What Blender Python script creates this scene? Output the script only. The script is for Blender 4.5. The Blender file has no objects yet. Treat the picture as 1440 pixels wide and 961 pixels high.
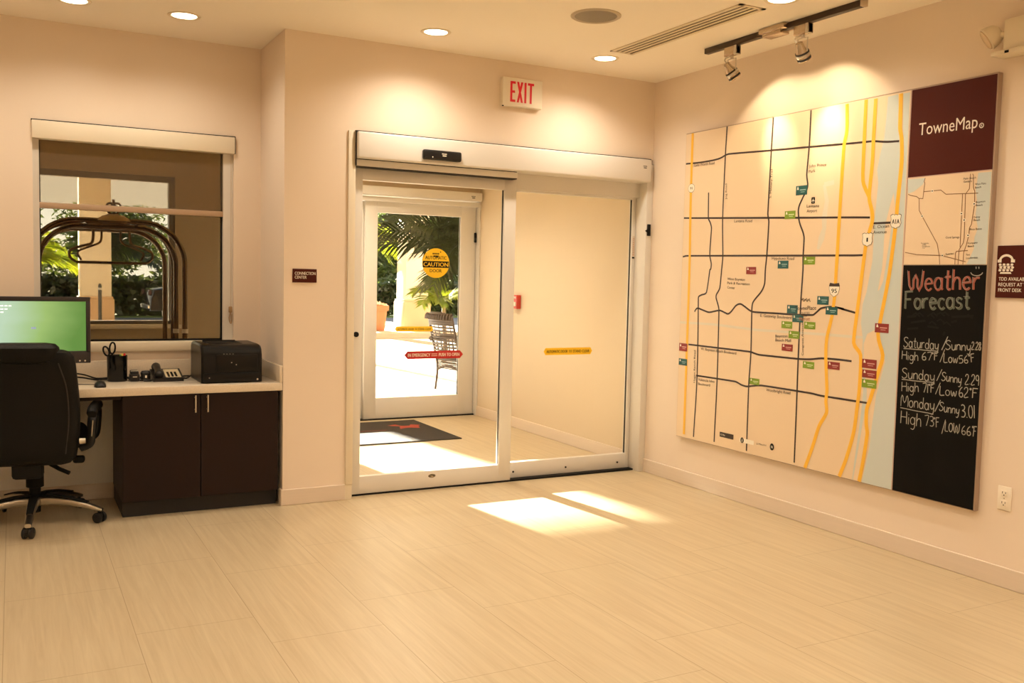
import bpy, bmesh, math, random
from mathutils import Vector, Matrix

SC = bpy.context.scene
COL = SC.collection
random.seed(7)

# ------------------------------------------------------------------ camera, sky, sun, exposure
def camera():
    yaw, pitch, roll, f = .4926, -.0674, .0224, 1308.656
    fw = Vector((math.sin(yaw)*math.cos(pitch), math.cos(yaw)*math.cos(pitch), math.sin(pitch)))
    rt = Vector((math.cos(yaw), -math.sin(yaw), 0)); up = rt.cross(fw)
    c, s = math.cos(roll), math.sin(roll)
    rt, up = rt*c+up*s, up*c-rt*s
    cd = bpy.data.cameras.new('camera'); co = bpy.data.objects.new('camera', cd); COL.objects.link(co)
    m = Matrix((rt, up, -fw)).transposed().to_4x4(); m.translation = (-4.1999, -5.6714, 1.4346)
    co.matrix_world = m
    cd.sensor_width = 36; cd.lens = f/1440*36; cd.clip_start = .05; cd.clip_end = 300
    SC.camera = co
camera()

EXPOSURE = 0.84
LAMP_W = 35.0                 # watts of one recessed downlight
LAMP_COL = (1.0, .87, .69)
SUN_DIR = Vector((.135, -1.0, -.245)).normalized()
SUN_W = 60.0
SKY_W = 2.1

SC.view_settings.view_transform = 'Standard'
SC.view_settings.look = 'None'
SC.view_settings.gamma = 1
SC.view_settings.exposure = EXPOSURE
SC.view_settings.use_curve_mapping = False
SC.cycles.use_denoising = True
SC.cycles.max_bounces = 10
SC.cycles.diffuse_bounces = 6
SC.cycles.transparent_max_bounces = 24
SC.cycles.sample_clamp_indirect = 6
SC.cycles.caustics_reflective = False
SC.cycles.caustics_refractive = False

w = bpy.data.worlds.new('sky'); SC.world = w; w.use_nodes = True
nt = w.node_tree; nt.nodes.clear()
tc = nt.nodes.new('ShaderNodeTexCoord'); sp = nt.nodes.new('ShaderNodeSeparateXYZ'); rp = nt.nodes.new('ShaderNodeValToRGB')
rp.color_ramp.elements[0].position = 0; rp.color_ramp.elements[0].color = (1.0, .96, .88, 1)
rp.color_ramp.elements[1].position = .8; rp.color_ramp.elements[1].color = (.20, .27, .38, 1)
bg = nt.nodes.new('ShaderNodeBackground'); bg.inputs[1].default_value = SKY_W
wo = nt.nodes.new('ShaderNodeOutputWorld')
nt.links.new(tc.outputs['Generated'], sp.inputs[0]); nt.links.new(sp.outputs[2], rp.inputs[0]); nt.links.new(rp.outputs[0], bg.inputs[0]); nt.links.new(bg.outputs[0], wo.inputs[0])

sl = bpy.data.lights.new('sun', 'SUN'); sl.energy = SUN_W; sl.angle = math.radians(.6); sl.color = (1, .93, .80)
so = bpy.data.objects.new('sun', sl); COL.objects.link(so)
so.rotation_euler = SUN_DIR.to_track_quat('-Z', 'Y').to_euler(); so.location = (-3, 30, 9)

# ------------------------------------------------------------------ materials
def lin(c):
    if isinstance(c, str):
        c = tuple(int(c[i:i+2], 16)/255 for i in (0, 2, 4))
        return tuple((x/12.92 if x <= .04045 else ((x+.055)/1.055)**2.4) for x in c)
    return c
MATS = {}
def mat(name, col, rough=.5, metal=0., spec=.5, emit=None, es=0., var=0., vscale=8., bump=0., bscale=40., stretch=None, coat=0.):
    if name in MATS: return MATS[name]
    m = bpy.data.materials.new(name); m.use_nodes = True
    n = m.node_tree.nodes; l = m.node_tree.links; b = n['Principled BSDF']
    c = lin(col)
    b.inputs['Base Color'].default_value = (*c, 1); b.inputs['Roughness'].default_value = rough
    b.inputs['Metallic'].default_value = metal; b.inputs['Specular IOR Level'].default_value = spec
    b.inputs['Coat Weight'].default_value = coat
    if emit is not None:
        b.inputs['Emission Color'].default_value = (*lin(emit), 1); b.inputs['Emission Strength'].default_value = es
    if var or bump:
        tc = n.new('ShaderNodeTexCoord'); mp = n.new('ShaderNodeMapping'); l.new(tc.outputs['Object'], mp.inputs[0])
        if stretch: mp.inputs['Scale'].default_value = stretch
    if var:
        nz = n.new('ShaderNodeTexNoise'); nz.inputs['Scale'].default_value = vscale; nz.inputs['Detail'].default_value = 4
        l.new(mp.outputs[0], nz.inputs['Vector'])
        mx = n.new('ShaderNodeMix'); mx.data_type = 'RGBA'
        mx.inputs[6].default_value = (*[max(0, x*(1-var)) for x in c], 1); mx.inputs[7].default_value = (*[min(1, x*(1+var)) for x in c], 1)
        l.new(nz.outputs[0], mx.inputs[0]); l.new(mx.outputs[2], b.inputs['Base Color'])
    if bump:
        nb = n.new('ShaderNodeTexNoise'); nb.inputs['Scale'].default_value = bscale; nb.inputs['Detail'].default_value = 3
        l.new(mp.outputs[0], nb.inputs['Vector'])
        bp = n.new('ShaderNodeBump'); bp.inputs['Strength'].default_value = bump; bp.inputs['Distance'].default_value = .01
        l.new(nb.outputs[0], bp.inputs['Height']); l.new(bp.outputs[0], b.inputs['Normal'])
    MATS[name] = m
    return m

def glass(name, tint=(1, 1, 1), refl=.06, rough=.0):
    m = bpy.data.materials.new(name); m.use_nodes = True; n = m.node_tree.nodes; l = m.node_tree.links
    n.remove(n['Principled BSDF']); o = n['Material Output']
    t = n.new('ShaderNodeBsdfTransparent'); t.inputs[0].default_value = (*tint, 1)
    g = n.new('ShaderNodeBsdfGlossy'); g.inputs['Roughness'].default_value = rough
    fr = n.new('ShaderNodeFresnel'); fr.inputs[0].default_value = 1.45
    mu = n.new('ShaderNodeMath'); mu.operation = 'MULTIPLY'; mu.inputs[1].default_value = refl/.034*.5
    mn = n.new('ShaderNodeMath'); mn.operation = 'MINIMUM'; mn.inputs[1].default_value = .6
    x = n.new('ShaderNodeMixShader')
    l.new(fr.outputs[0], mu.inputs[0]); l.new(mu.outputs[0], mn.inputs[0]); l.new(mn.outputs[0], x.inputs[0])
    l.new(t.outputs[0], x.inputs[1]); l.new(g.outputs[0], x.inputs[2]); l.new(x.outputs[0], o.inputs[0])
    return m

def leafmat(name, c1, c2, trans=.45):
    m = bpy.data.materials.new(name); m.use_nodes = True; n = m.node_tree.nodes; l = m.node_tree.links
    n.remove(n['Principled BSDF']); o = n['Material Output']
    tc = n.new('ShaderNodeTexCoord'); nz = n.new('ShaderNodeTexNoise'); nz.inputs['Scale'].default_value = 3.0
    l.new(tc.outputs['Object'], nz.inputs['Vector'])
    r = n.new('ShaderNodeValToRGB'); r.color_ramp.elements[0].position = .35; r.color_ramp.elements[1].position = .65
    r.color_ramp.elements[0].color = (*lin(c1), 1); r.color_ramp.elements[1].color = (*lin(c2), 1)
    l.new(nz.outputs[0], r.inputs[0])
    d = n.new('ShaderNodeBsdfDiffuse'); t = n.new('ShaderNodeBsdfTranslucent'); x = n.new('ShaderNodeMixShader')
    g = n.new('ShaderNodeBsdfGlossy'); g.inputs['Roughness'].default_value = .35; g.inputs[0].default_value = (.8, .8, .75, 1)
    x2 = n.new('ShaderNodeMixShader'); x2.inputs[0].default_value = .06
    l.new(r.outputs[0], d.inputs[0]); l.new(r.outputs[0], t.inputs[0]); x.inputs[0].default_value = trans
    l.new(d.outputs[0], x.inputs[1]); l.new(t.outputs[0], x.inputs[2])
    l.new(x.outputs[0], x2.inputs[1]); l.new(g.outputs[0], x2.inputs[2]); l.new(x2.outputs[0], o.inputs[0])
    return m

def floor_mat():
    m = bpy.data.materials.new('vein_cut_tile'); m.use_nodes = True; n = m.node_tree.nodes; l = m.node_tree.links; b = n['Principled BSDF']
    tc = n.new('ShaderNodeTexCoord')
    mp = n.new('ShaderNodeMapping'); mp.inputs['Rotation'].default_value = (0, 0, math.radians(90)); mp.inputs['Location'].default_value = (.0, .0, 0)
    l.new(tc.outputs['Object'], mp.inputs[0])
    br = n.new('ShaderNodeTexBrick'); br.offset = .333; br.inputs['Scale'].default_value = 1
    br.inputs['Brick Width'].default_value = .92; br.inputs['Row Height'].default_value = .46
    br.inputs['Mortar Size'].default_value = .0018; br.inputs['Mortar Smooth'].default_value = .3; br.inputs['Bias'].default_value = 0
    br.inputs['Color1'].default_value = (.45, .45, .45, 1); br.inputs['Color2'].default_value = (.55, .55, .55, 1); br.inputs['Mortar'].default_value = (.2, .2, .2, 1)
    # rows run along the room's depth; joints fall on x = -2.65, -2.19 ...
    mp.inputs['Location'].default_value = (-.29, .11 - .46*6 + 2.65 - 2.65, 0)
    l.new(mp.outputs[0], br.inputs['Vector'])
    m2 = n.new('ShaderNodeMapping'); m2.inputs['Scale'].default_value = (42, 1.7, 1); l.new(tc.outputs['Object'], m2.inputs[0])
    wn = n.new('ShaderNodeTexNoise'); wn.inputs['Scale'].default_value = 1; wn.inputs['Detail'].default_value = 5; wn.inputs['Roughness'].default_value = .6
    wn.inputs['Distortion'].default_value = .6
    # each tile gets its own stretch of veining
    ad = n.new('ShaderNodeVectorMath'); ad.operation = 'ADD'
    l.new(m2.outputs[0], ad.inputs[0])
    l.new(br.outputs['Color'], ad.inputs[1])
    l.new(ad.outputs[0], wn.inputs['Vector'])
    r = n.new('ShaderNodeValToRGB'); e = r.color_ramp.elements
    e[0].position = .30; e[0].color = (.475, .375, .235, 1); e[1].position = .72; e[1].color = (.575, .475, .315, 1)
    l.new(wn.outputs[0], r.inputs[0])
    mx = n.new('ShaderNodeMix'); mx.data_type = 'RGBA'; mx.blend_type = 'MULTIPLY'; mx.inputs[7].default_value = (.66, .60, .54, 1)
    l.new(br.outputs['Fac'], mx.inputs[0]); l.new(r.outputs[0], mx.inputs[6])
    l.new(mx.outputs[2], b.inputs['Base Color'])
    b.inputs['Roughness'].default_value = .34; b.inputs['Specular IOR Level'].default_value = .45
    return m

def pave_mat():
    m = bpy.data.materials.new('clay_paver'); m.use_nodes = True; n = m.node_tree.nodes; l = m.node_tree.links; b = n['Principled BSDF']
    tc = n.new('ShaderNodeTexCoord'); br = n.new('ShaderNodeTexBrick'); br.inputs['Scale'].default_value = 1
    br.inputs['Brick Width'].default_value = .22; br.inputs['Row Height'].default_value = .11; br.inputs['Mortar Size'].default_value = .006
    br.inputs['Color1'].default_value = (.62, .54, .43, 1); br.inputs['Color2'].default_value = (.50, .42, .33, 1); br.inputs['Mortar'].default_value = (.22, .18, .14, 1)
    l.new(tc.outputs['Object'], br.inputs['Vector']); l.new(br.outputs['Color'], b.inputs['Base Color'])
    b.inputs['Roughness'].default_value = .8
    return m

def screen_cloth_mat():
    m = bpy.data.materials.new('solar_screen_cloth'); m.use_nodes = True; n = m.node_tree.nodes; l = m.node_tree.links
    n.remove(n['Principled BSDF']); o = n['Material Output']
    d = n.new('ShaderNodeBsdfDiffuse'); d.inputs[0].default_value = (.26, .205, .155, 1)
    t = n.new('ShaderNodeBsdfTransparent'); t.inputs[0].default_value = (.95, .9, .82, 1)
    x = n.new('ShaderNodeMixShader'); x.inputs[0].default_value = .86
    l.new(d.outputs[0], x.inputs[1]); l.new(t.outputs[0], x.inputs[2]); l.new(x.outputs[0], o.inputs[0])
    return m

def display_mat():
    m = bpy.data.materials.new('green_desktop_picture'); m.use_nodes = True; n = m.node_tree.nodes; l = m.node_tree.links; b = n['Principled BSDF']
    tc = n.new('ShaderNodeTexCoord'); sp = n.new('ShaderNodeSeparateXYZ'); l.new(tc.outputs['Generated'], sp.inputs[0])
    nz = n.new('ShaderNodeTexNoise'); nz.inputs['Scale'].default_value = 2.5; l.new(tc.outputs['Generated'], nz.inputs['Vector'])
    a = n.new('ShaderNodeMath'); a.operation = 'MULTIPLY_ADD'; a.inputs[1].default_value = .25; l.new(nz.outputs[0], a.inputs[0]); l.new(sp.outputs[0], a.inputs[2])
    a2 = n.new('ShaderNodeMath'); a2.operation = 'MULTIPLY_ADD'; a2.inputs[1].default_value = -.12; l.new(sp.outputs[2], a2.inputs[0]); l.new(a.outputs[0], a2.inputs[2])
    r = n.new('ShaderNodeValToRGB'); e = r.color_ramp.elements
    e[0].position = .30; e[0].color = (*lin('b4cdb0'), 1); e[1].position = 1.0; e[1].color = (*lin('58853a'), 1)
    k = e.new(.62); k.color = (*lin('94b468'), 1)
    l.new(a2.outputs[0], r.inputs[0])
    b.inputs['Base Color'].default_value = (.01, .01, .01, 1); b.inputs['Roughness'].default_value = .3
    l.new(r.outputs[0], b.inputs['Emission Color']); b.inputs['Emission Strength'].default_value = .62
    return m

WALL = mat('beige_wall_paint', (.79, .675, .56), .75, spec=.2, var=.03, vscale=1.5, bump=.03, bscale=220)
CEIL = mat('ceiling_paint', (.92, .855, .75), .85, spec=.15, bump=.02, bscale=300)
TILEBASE = mat('tile_baseboard', (.70, .595, .49), .4, var=.06, vscale=1, stretch=(2, 2, 60))
WHITE = mat('white_painted_aluminium', (.70, .665, .615), .35, spec=.4)
CREAM = mat('cream_trim_paint', (.74, .66, .52), .5)
VESTWALL = mat('cream_vestibule_paint', (.66, .55, .40), .7, spec=.2, bump=.03, bscale=200)
OUTWALL = mat('tan_stucco', (.50, .40, .27), .85, bump=.15, bscale=120)
PEACH = mat('peach_stucco', (.62, .43, .27), .85, bump=.1, bscale=120)
PALEST = mat('pale_stucco', (.74, .66, .53), .85, bump=.1, bscale=120)
BLACK = mat('black_plastic', (.010, .009, .009), .35, spec=.35)
BLACKM = mat('matt_black', (.010, .009, .008), .7, spec=.15)
DARKGAP = mat('dark_gap_and_band', (.02, .016, .012), .8)
LEATHER = mat('black_leather', (.004, .0035, .003), .5, spec=.2, bump=.25, bscale=90)
CHROME = mat('brushed_steel', (.62, .57, .50), .3, metal=1)
NICKEL = mat('satin_nickel', (.60, .50, .38), .25, metal=1)
ESPRESSO = mat('espresso_wood', (.014, .0055, .004), .45, var=.35, vscale=2, stretch=(1, 1, .12), spec=.2)
ESPTOE = mat('espresso_toe_kick', (.008, .006, .006), .6)
QUARTZ = mat('beige_quartz', (.66, .57, .45), .18, var=.14, vscale=160)
MAROON = mat('maroon_panel', (.070, .012, .007), .55, spec=.12)
MAPCREAM = mat('map_cream_print', (.76, .60, .42), .5, spec=.25)
MAPBLUE = mat('map_water_blue', (.55, .60, .58), .5, spec=.25)
MAPROAD = mat('map_road_brown', (.030, .013, .010), .5)
MAPGOLD = mat('map_highway_gold', (.86, .47, .03), .5)
MAPTXT = mat('map_text_brown', (.035, .018, .012), .5)
INSETLINE = mat('inset_road_brown', (.22, .11, .05), .5)
TEAL = mat('teal_tag', (.006, .085, .085), .5)
GREEN = mat('green_tag', (.19, .30, .015), .5)
RED = mat('red_tag', (.24, .016, .014), .5)
PAPER = mat('off_white_print', (.82, .76, .64), .5)
CHALKB = mat('chalkboard_black', (.007, .006, .005), .7, spec=.08, var=.4, vscale=5)
EDGE = mat('panel_edge', (.36, .26, .19), .5)
REDLIT = mat('exit_letter_red', (.30, .004, .008), .5, emit=(.6, .0, .01), es=.3)
YELLOW = mat('caution_yellow', (.86, .52, .01), .5)
REDDEC = mat('decal_red', (.45, .01, .01), .5)
def chalk(name, c):
    return mat(name, c, .9, spec=.05, var=.35, vscale=260)
CHALKW = chalk('white_chalk', (.38, .36, .31)); CHALKP = chalk('pink_chalk', (.34, .11, .08)); CHALKG = chalk('grey_green_chalk', (.12, .135, .105)); CHALKS = chalk('smeared_chalk', (.016, .015, .013))
LENS = mat('downlight_lens', (.9, .85, .7), .4, emit=(1, .90, .66), es=4.0)
FLOOR = floor_mat(); PAVE = pave_mat(); SCREENCLOTH = screen_cloth_mat(); DISPLAY = display_mat()
CLEAR = glass('clear_door_glass', (.97, .97, .955), .014)
TINT = glass('bronze_tinted_glass', (.57, .55, .50), .02)
CLEARW = glass('clear_window_glass', (.9, .89, .86), .014)
TERRA = mat('terracotta', (.50, .20, .09), .8, var=.15, vscale=5)
ASPHALT = mat('asphalt', (.16, .165, .18), .9, var=.2, vscale=30)
CONC = mat('concrete_kerb', (.60, .52, .42), .9, var=.1, vscale=6)
GRASS = mat('grass_strip', (.10, .16, .04), .9, var=.4, vscale=20)
BRASS = mat('shaded_brass', (.20, .13, .07), .22, metal=1)  # brass colour darkened to stand in for the vestibule shade
BRASSB = mat('bright_brass', (.55, .36, .13), .25, metal=1)
WICKER = mat('dark_wicker', (.045, .026, .015), .5, bump=.5, bscale=150)
CARPAINT = mat('black_car_paint', (.012, .013, .015), .15, coat=.8)
CARGLASS = mat('dark_car_glass', (.02, .022, .025), .05)
LEAF_A = leafmat('palm_leaf_sunny', (.15, .21, .008), (.36, .40, .015), .7)  # sunlit brightness put into the leaf colour
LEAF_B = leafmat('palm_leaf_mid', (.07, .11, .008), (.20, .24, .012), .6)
LEAF_D = leafmat('palm_leaf_shaded', (.012, .020, .005), (.035, .05, .010), .3)  # leaf colour darkened to stand in for shade under the roof
LEAF_H = leafmat('hedge_leaf', (.025, .042, .009), (.07, .095, .018), .4)
LEAF_T = leafmat('tree_leaf', (.035, .055, .010), (.10, .12, .02), .45)
TRUNK = mat('palm_trunk', (.20, .14, .08), .9, bump=.6, bscale=30)

# ------------------------------------------------------------------ mesh builder
ORI = {}
class MB:
    def __init__(self, m=None):
        self.bm = bmesh.new(); self.mats = []; self.k = 0
        if m: self.m(m)
    def m(self, m):
        if m not in self.mats: self.mats.append(m)
        self.k = self.mats.index(m); return self
    def _f(self, fs):
        for f in fs: f.material_index = self.k
    def face(self, pts):
        try: f = self.bm.faces.new([self.bm.verts.new(p) for p in pts])
        except ValueError: return None
        f.material_index = self.k; return f
    def box(self, x0, y0, z0, x1, y1, z1, bev=0., seg=2, M=None):
        r = bmesh.ops.create_cube(self.bm, size=1); vs = r['verts']
        for v in vs:
            v.co = Vector((x0+(v.co.x+.5)*(x1-x0), y0+(v.co.y+.5)*(y1-y0), z0+(v.co.z+.5)*(z1-z0)))
        fs = list({f for v in vs for f in v.link_faces}); self._f(fs)
        if bev:
            es = list({e for v in vs for e in v.link_edges})
            rr = bmesh.ops.bevel(self.bm, geom=es, offset=bev, segments=seg, profile=.5, affect='EDGES')
            self._f(rr['faces']); vs = list({v for f in rr['faces'] for v in f.verts} | {v for v in vs if v.is_valid})
        if M is not None:
            vs = [v for v in vs if v.is_valid]
            allv = set(vs)
            for v in list(vs):
                for f in v.link_faces: allv.update(f.verts)
            for v in allv: v.co = M @ v.co
        return self
    def loft(self, rings, cap=True, close=False):
        rv = [[self.bm.verts.new(p) for p in r] for r in rings]; n = len(rv[0]); fs = []
        rng = range(len(rv)) if close else range(len(rv)-1)
        for i in rng:
            a, b = rv[i], rv[(i+1) % len(rv)]
            for j in range(n):
                try: fs.append(self.bm.faces.new((a[j], a[(j+1) % n], b[(j+1) % n], b[j])))
                except ValueError: pass
        if cap and not close:
            for r in (rv[0][::-1], rv[-1]):
                try: fs.append(self.bm.faces.new(r))
                except ValueError: pass
        self._f(fs); return self
    def tube(self, pts, r, seg=8, close=False, flat=1.):
        pts = [Vector(p) for p in pts]; n = len(pts); rings = []
        prev = None
        for i, p in enumerate(pts):
            a = pts[(i-1) % n] if (close or i > 0) else p; b = pts[(i+1) % n] if (close or i < n-1) else p
            t = (b-a).normalized()
            if prev is None:
                ref = Vector((0, 0, 1)) if abs(t.z) < .9 else Vector((1, 0, 0)); u = t.cross(ref).normalized()
            else:
                u = (prev - t*prev.dot(t)); u = u.normalized() if u.length > 1e-6 else prev
            v = t.cross(u); prev = u
            rr = r[i] if isinstance(r, (list, tuple)) else r
            rings.append([p+u*math.cos(2*math.pi*k/seg)*rr+v*math.sin(2*math.pi*k/seg)*rr*flat for k in range(seg)])
        return self.loft(rings, cap=not close, close=close)
    def cyl(self, a, b, r0, r1=None, seg=24):
        return self.tube([a, b], [r0, r0 if r1 is None else r1], seg)
    def lathe(self, prof, c, seg=32, M=None):
        c = Vector(c); rings = []
        for r, z in prof:
            ring = [Vector((max(r, 1e-4)*math.cos(2*math.pi*k/seg), max(r, 1e-4)*math.sin(2*math.pi*k/seg), z)) for k in range(seg)]
            if M is not None: ring = [M @ p for p in ring]
            rings.append([c+p for p in ring])
        return self.loft(rings)
    def prism(self, pts, d):
        d = Vector(d); a = [Vector(p) for p in pts]
        return self.loft([a, [p+d for p in a]])
    def build(self, name, parent=None, smooth=True, angle=38):
        bm = self.bm; me = bpy.data.meshes.new(name)
        bmesh.ops.recalc_face_normals(bm, faces=bm.faces[:])
        o0 = ORI.get(parent.name, Vector()) if parent is not None else Vector()
        if o0.length: bmesh.ops.translate(bm, verts=bm.verts[:], vec=-o0)
        bm.to_mesh(me); bm.free()
        for m in self.mats: me.materials.append(m)
        if smooth and len(me.polygons):
            me.polygons.foreach_set('use_smooth', [True]*len(me.polygons)); me.set_sharp_from_angle(angle=math.radians(angle))
        o = bpy.data.objects.new(name, me); COL.objects.link(o)
        if parent is not None: o.parent = parent; ORI[o.name] = o0
        return o

def tag(o, label=None, cat=None, group=None, kind=None):
    if label: o['label'] = label
    if cat: o['category'] = cat
    if group: o['group'] = group
    if kind: o['kind'] = kind
    return o
def thing(name, label, cat, loc=(0, 0, 0), group=None, kind=None):
    o = bpy.data.objects.new(name, None); COL.objects.link(o); o.location = loc; o.empty_display_size = .1
    ORI[o.name] = Vector(loc); return tag(o, label, cat, group, kind)
def struct(mb, name, label, cat, smooth=False):
    return tag(mb.build(name, smooth=smooth), label, cat, kind='structure')
def copy_thing(o, loc, label=None, rotz=None):
    c = o.copy(); COL.objects.link(c); c.location = loc
    if rotz is not None: c.rotation_euler = (0, 0, rotz)
    if label: c['label'] = label
    for ch in o.children:
        d = ch.copy(); COL.objects.link(d); d.parent = c
        for g in ch.children:
            e = g.copy(); COL.objects.link(e); e.parent = d
    return c

# flat drawing on a plane: P(a, b, h) -> point; a to the reader's right, b up, h towards the reader
def on_right(x):   return lambda a, b, h=0: Vector((x-h, -a, b))
def on_front(y):   return lambda a, b, h=0: Vector((a, y-h, b))
_txt = {}
def text_mesh(s, bold=0.):
    k = (s, bold)
    if k in _txt: return _txt[k]
    cu = bpy.data.curves.new('t', 'FONT'); cu.body = s; cu.offset = bold*.4; cu.resolution_u = 3
    ob = bpy.data.objects.new('t', cu); COL.objects.link(ob)
    dg = bpy.context.evaluated_depsgraph_get(); me = bpy.data.meshes.new_from_object(ob.evaluated_get(dg))
    vs = [(v.co.x, v.co.y) for v in me.vertices]; fs = [tuple(p.vertices) for p in me.polygons]
    bpy.data.meshes.remove(me); bpy.data.objects.remove(ob); bpy.data.curves.remove(cu)
    _txt[k] = (vs, fs); return _txt[k]
CAP = .729
def put_text(mb, P, s, a, b, height, h=.0, bold=.0, fit=True):
    """text s with its baseline from a to b (plane coordinates), capital height in metres"""
    vs, fs = text_mesh(s, 0)
    if not vs: return
    x0 = min(v[0] for v in vs); x1 = max(v[0] for v in vs)
    ax, ay = a; dx, dy = b[0]-ax, b[1]-ay; L = math.hypot(dx, dy); dx /= L; dy /= L
    sx = L/(x1-x0) if fit else height/CAP; sy = height/CAP
    for n, sh in enumerate((0,) if not bold else (-bold*height, 0, bold*height)):   # heavier lettering: side-by-side strokes
        bv = [mb.bm.verts.new(P(ax+dx*((v[0]-x0)*sx+sh)-dy*v[1]*sy, ay+dy*((v[0]-x0)*sx+sh)+dx*v[1]*sy, h+n*.00004)) for v in vs]
        for f in fs:
            try: mb.bm.faces.new([bv[i] for i in f]).material_index = mb.k
            except ValueError: pass
def ribbon(mb, P, pts, w, h=0., close=False):
    pts = [Vector((p[0], p[1])) for p in pts]; n = len(pts); L = []; R = []
    for i, p in enumerate(pts):
        a = pts[i-1] if (i > 0 or close) else p; b = pts[(i+1) % n] if (i < n-1 or close) else p
        d1 = (p-a); d2 = (b-p); d1 = d1.normalized() if d1.length > 1e-9 else d2.normalized(); d2 = d2.normalized() if d2.length > 1e-9 else d1
        t = (d1+d2); t = t.normalized() if t.length > 1e-6 else d1
        nn = Vector((-t.y, t.x)); c = max(.45, abs(nn.dot(Vector((-d1.y, d1.x)))))
        ww = (w[i] if isinstance(w, (list, tuple)) else w)/2/c
        L.append(mb.bm.verts.new(P(*(p+nn*ww), h))); R.append(mb.bm.verts.new(P(*(p-nn*ww), h)))
    for i in range(n if close else n-1):
        j = (i+1) % n
        try: mb.bm.faces.new((L[i], R[i], R[j], L[j])).material_index = mb.k
        except ValueError: pass
def flat(mb, P, pts, h=0.): return mb.face([P(p[0], p[1], h) for p in pts])
def disc(mb, P, c, ra, rb=None, h=0., seg=24):
    rb = rb or ra
    return mb.face([P(c[0]+ra*math.cos(2*math.pi*k/seg), c[1]+rb*math.sin(2*math.pi*k/seg), h) for k in range(seg)])
def smooth_line(pts, n=6):
    """a smooth curve through the points; tangents limited by the shorter neighbouring span"""
    P = [Vector(p) for p in pts]; out = []; N = len(P); T = []
    for i in range(N):
        a, c = P[max(i-1, 0)], P[min(i+1, N-1)]
        d = c-a; l = min([(P[i]-q).length for q in (a, c) if (P[i]-q).length > 1e-9] or [0])
        T.append(d.normalized()*l if d.length > 1e-9 else d)
    for i in range(N-1):
        b, c = P[i], P[i+1]
        for k in range(n):
            t = k/n; t2 = t*t; t3 = t2*t
            out.append(b*(2*t3-3*t2+1)+T[i]*(t3-2*t2+t)+c*(3*t2-2*t3)+T[i+1]*(t3-t2))
    out.append(P[-1]); return out

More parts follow.
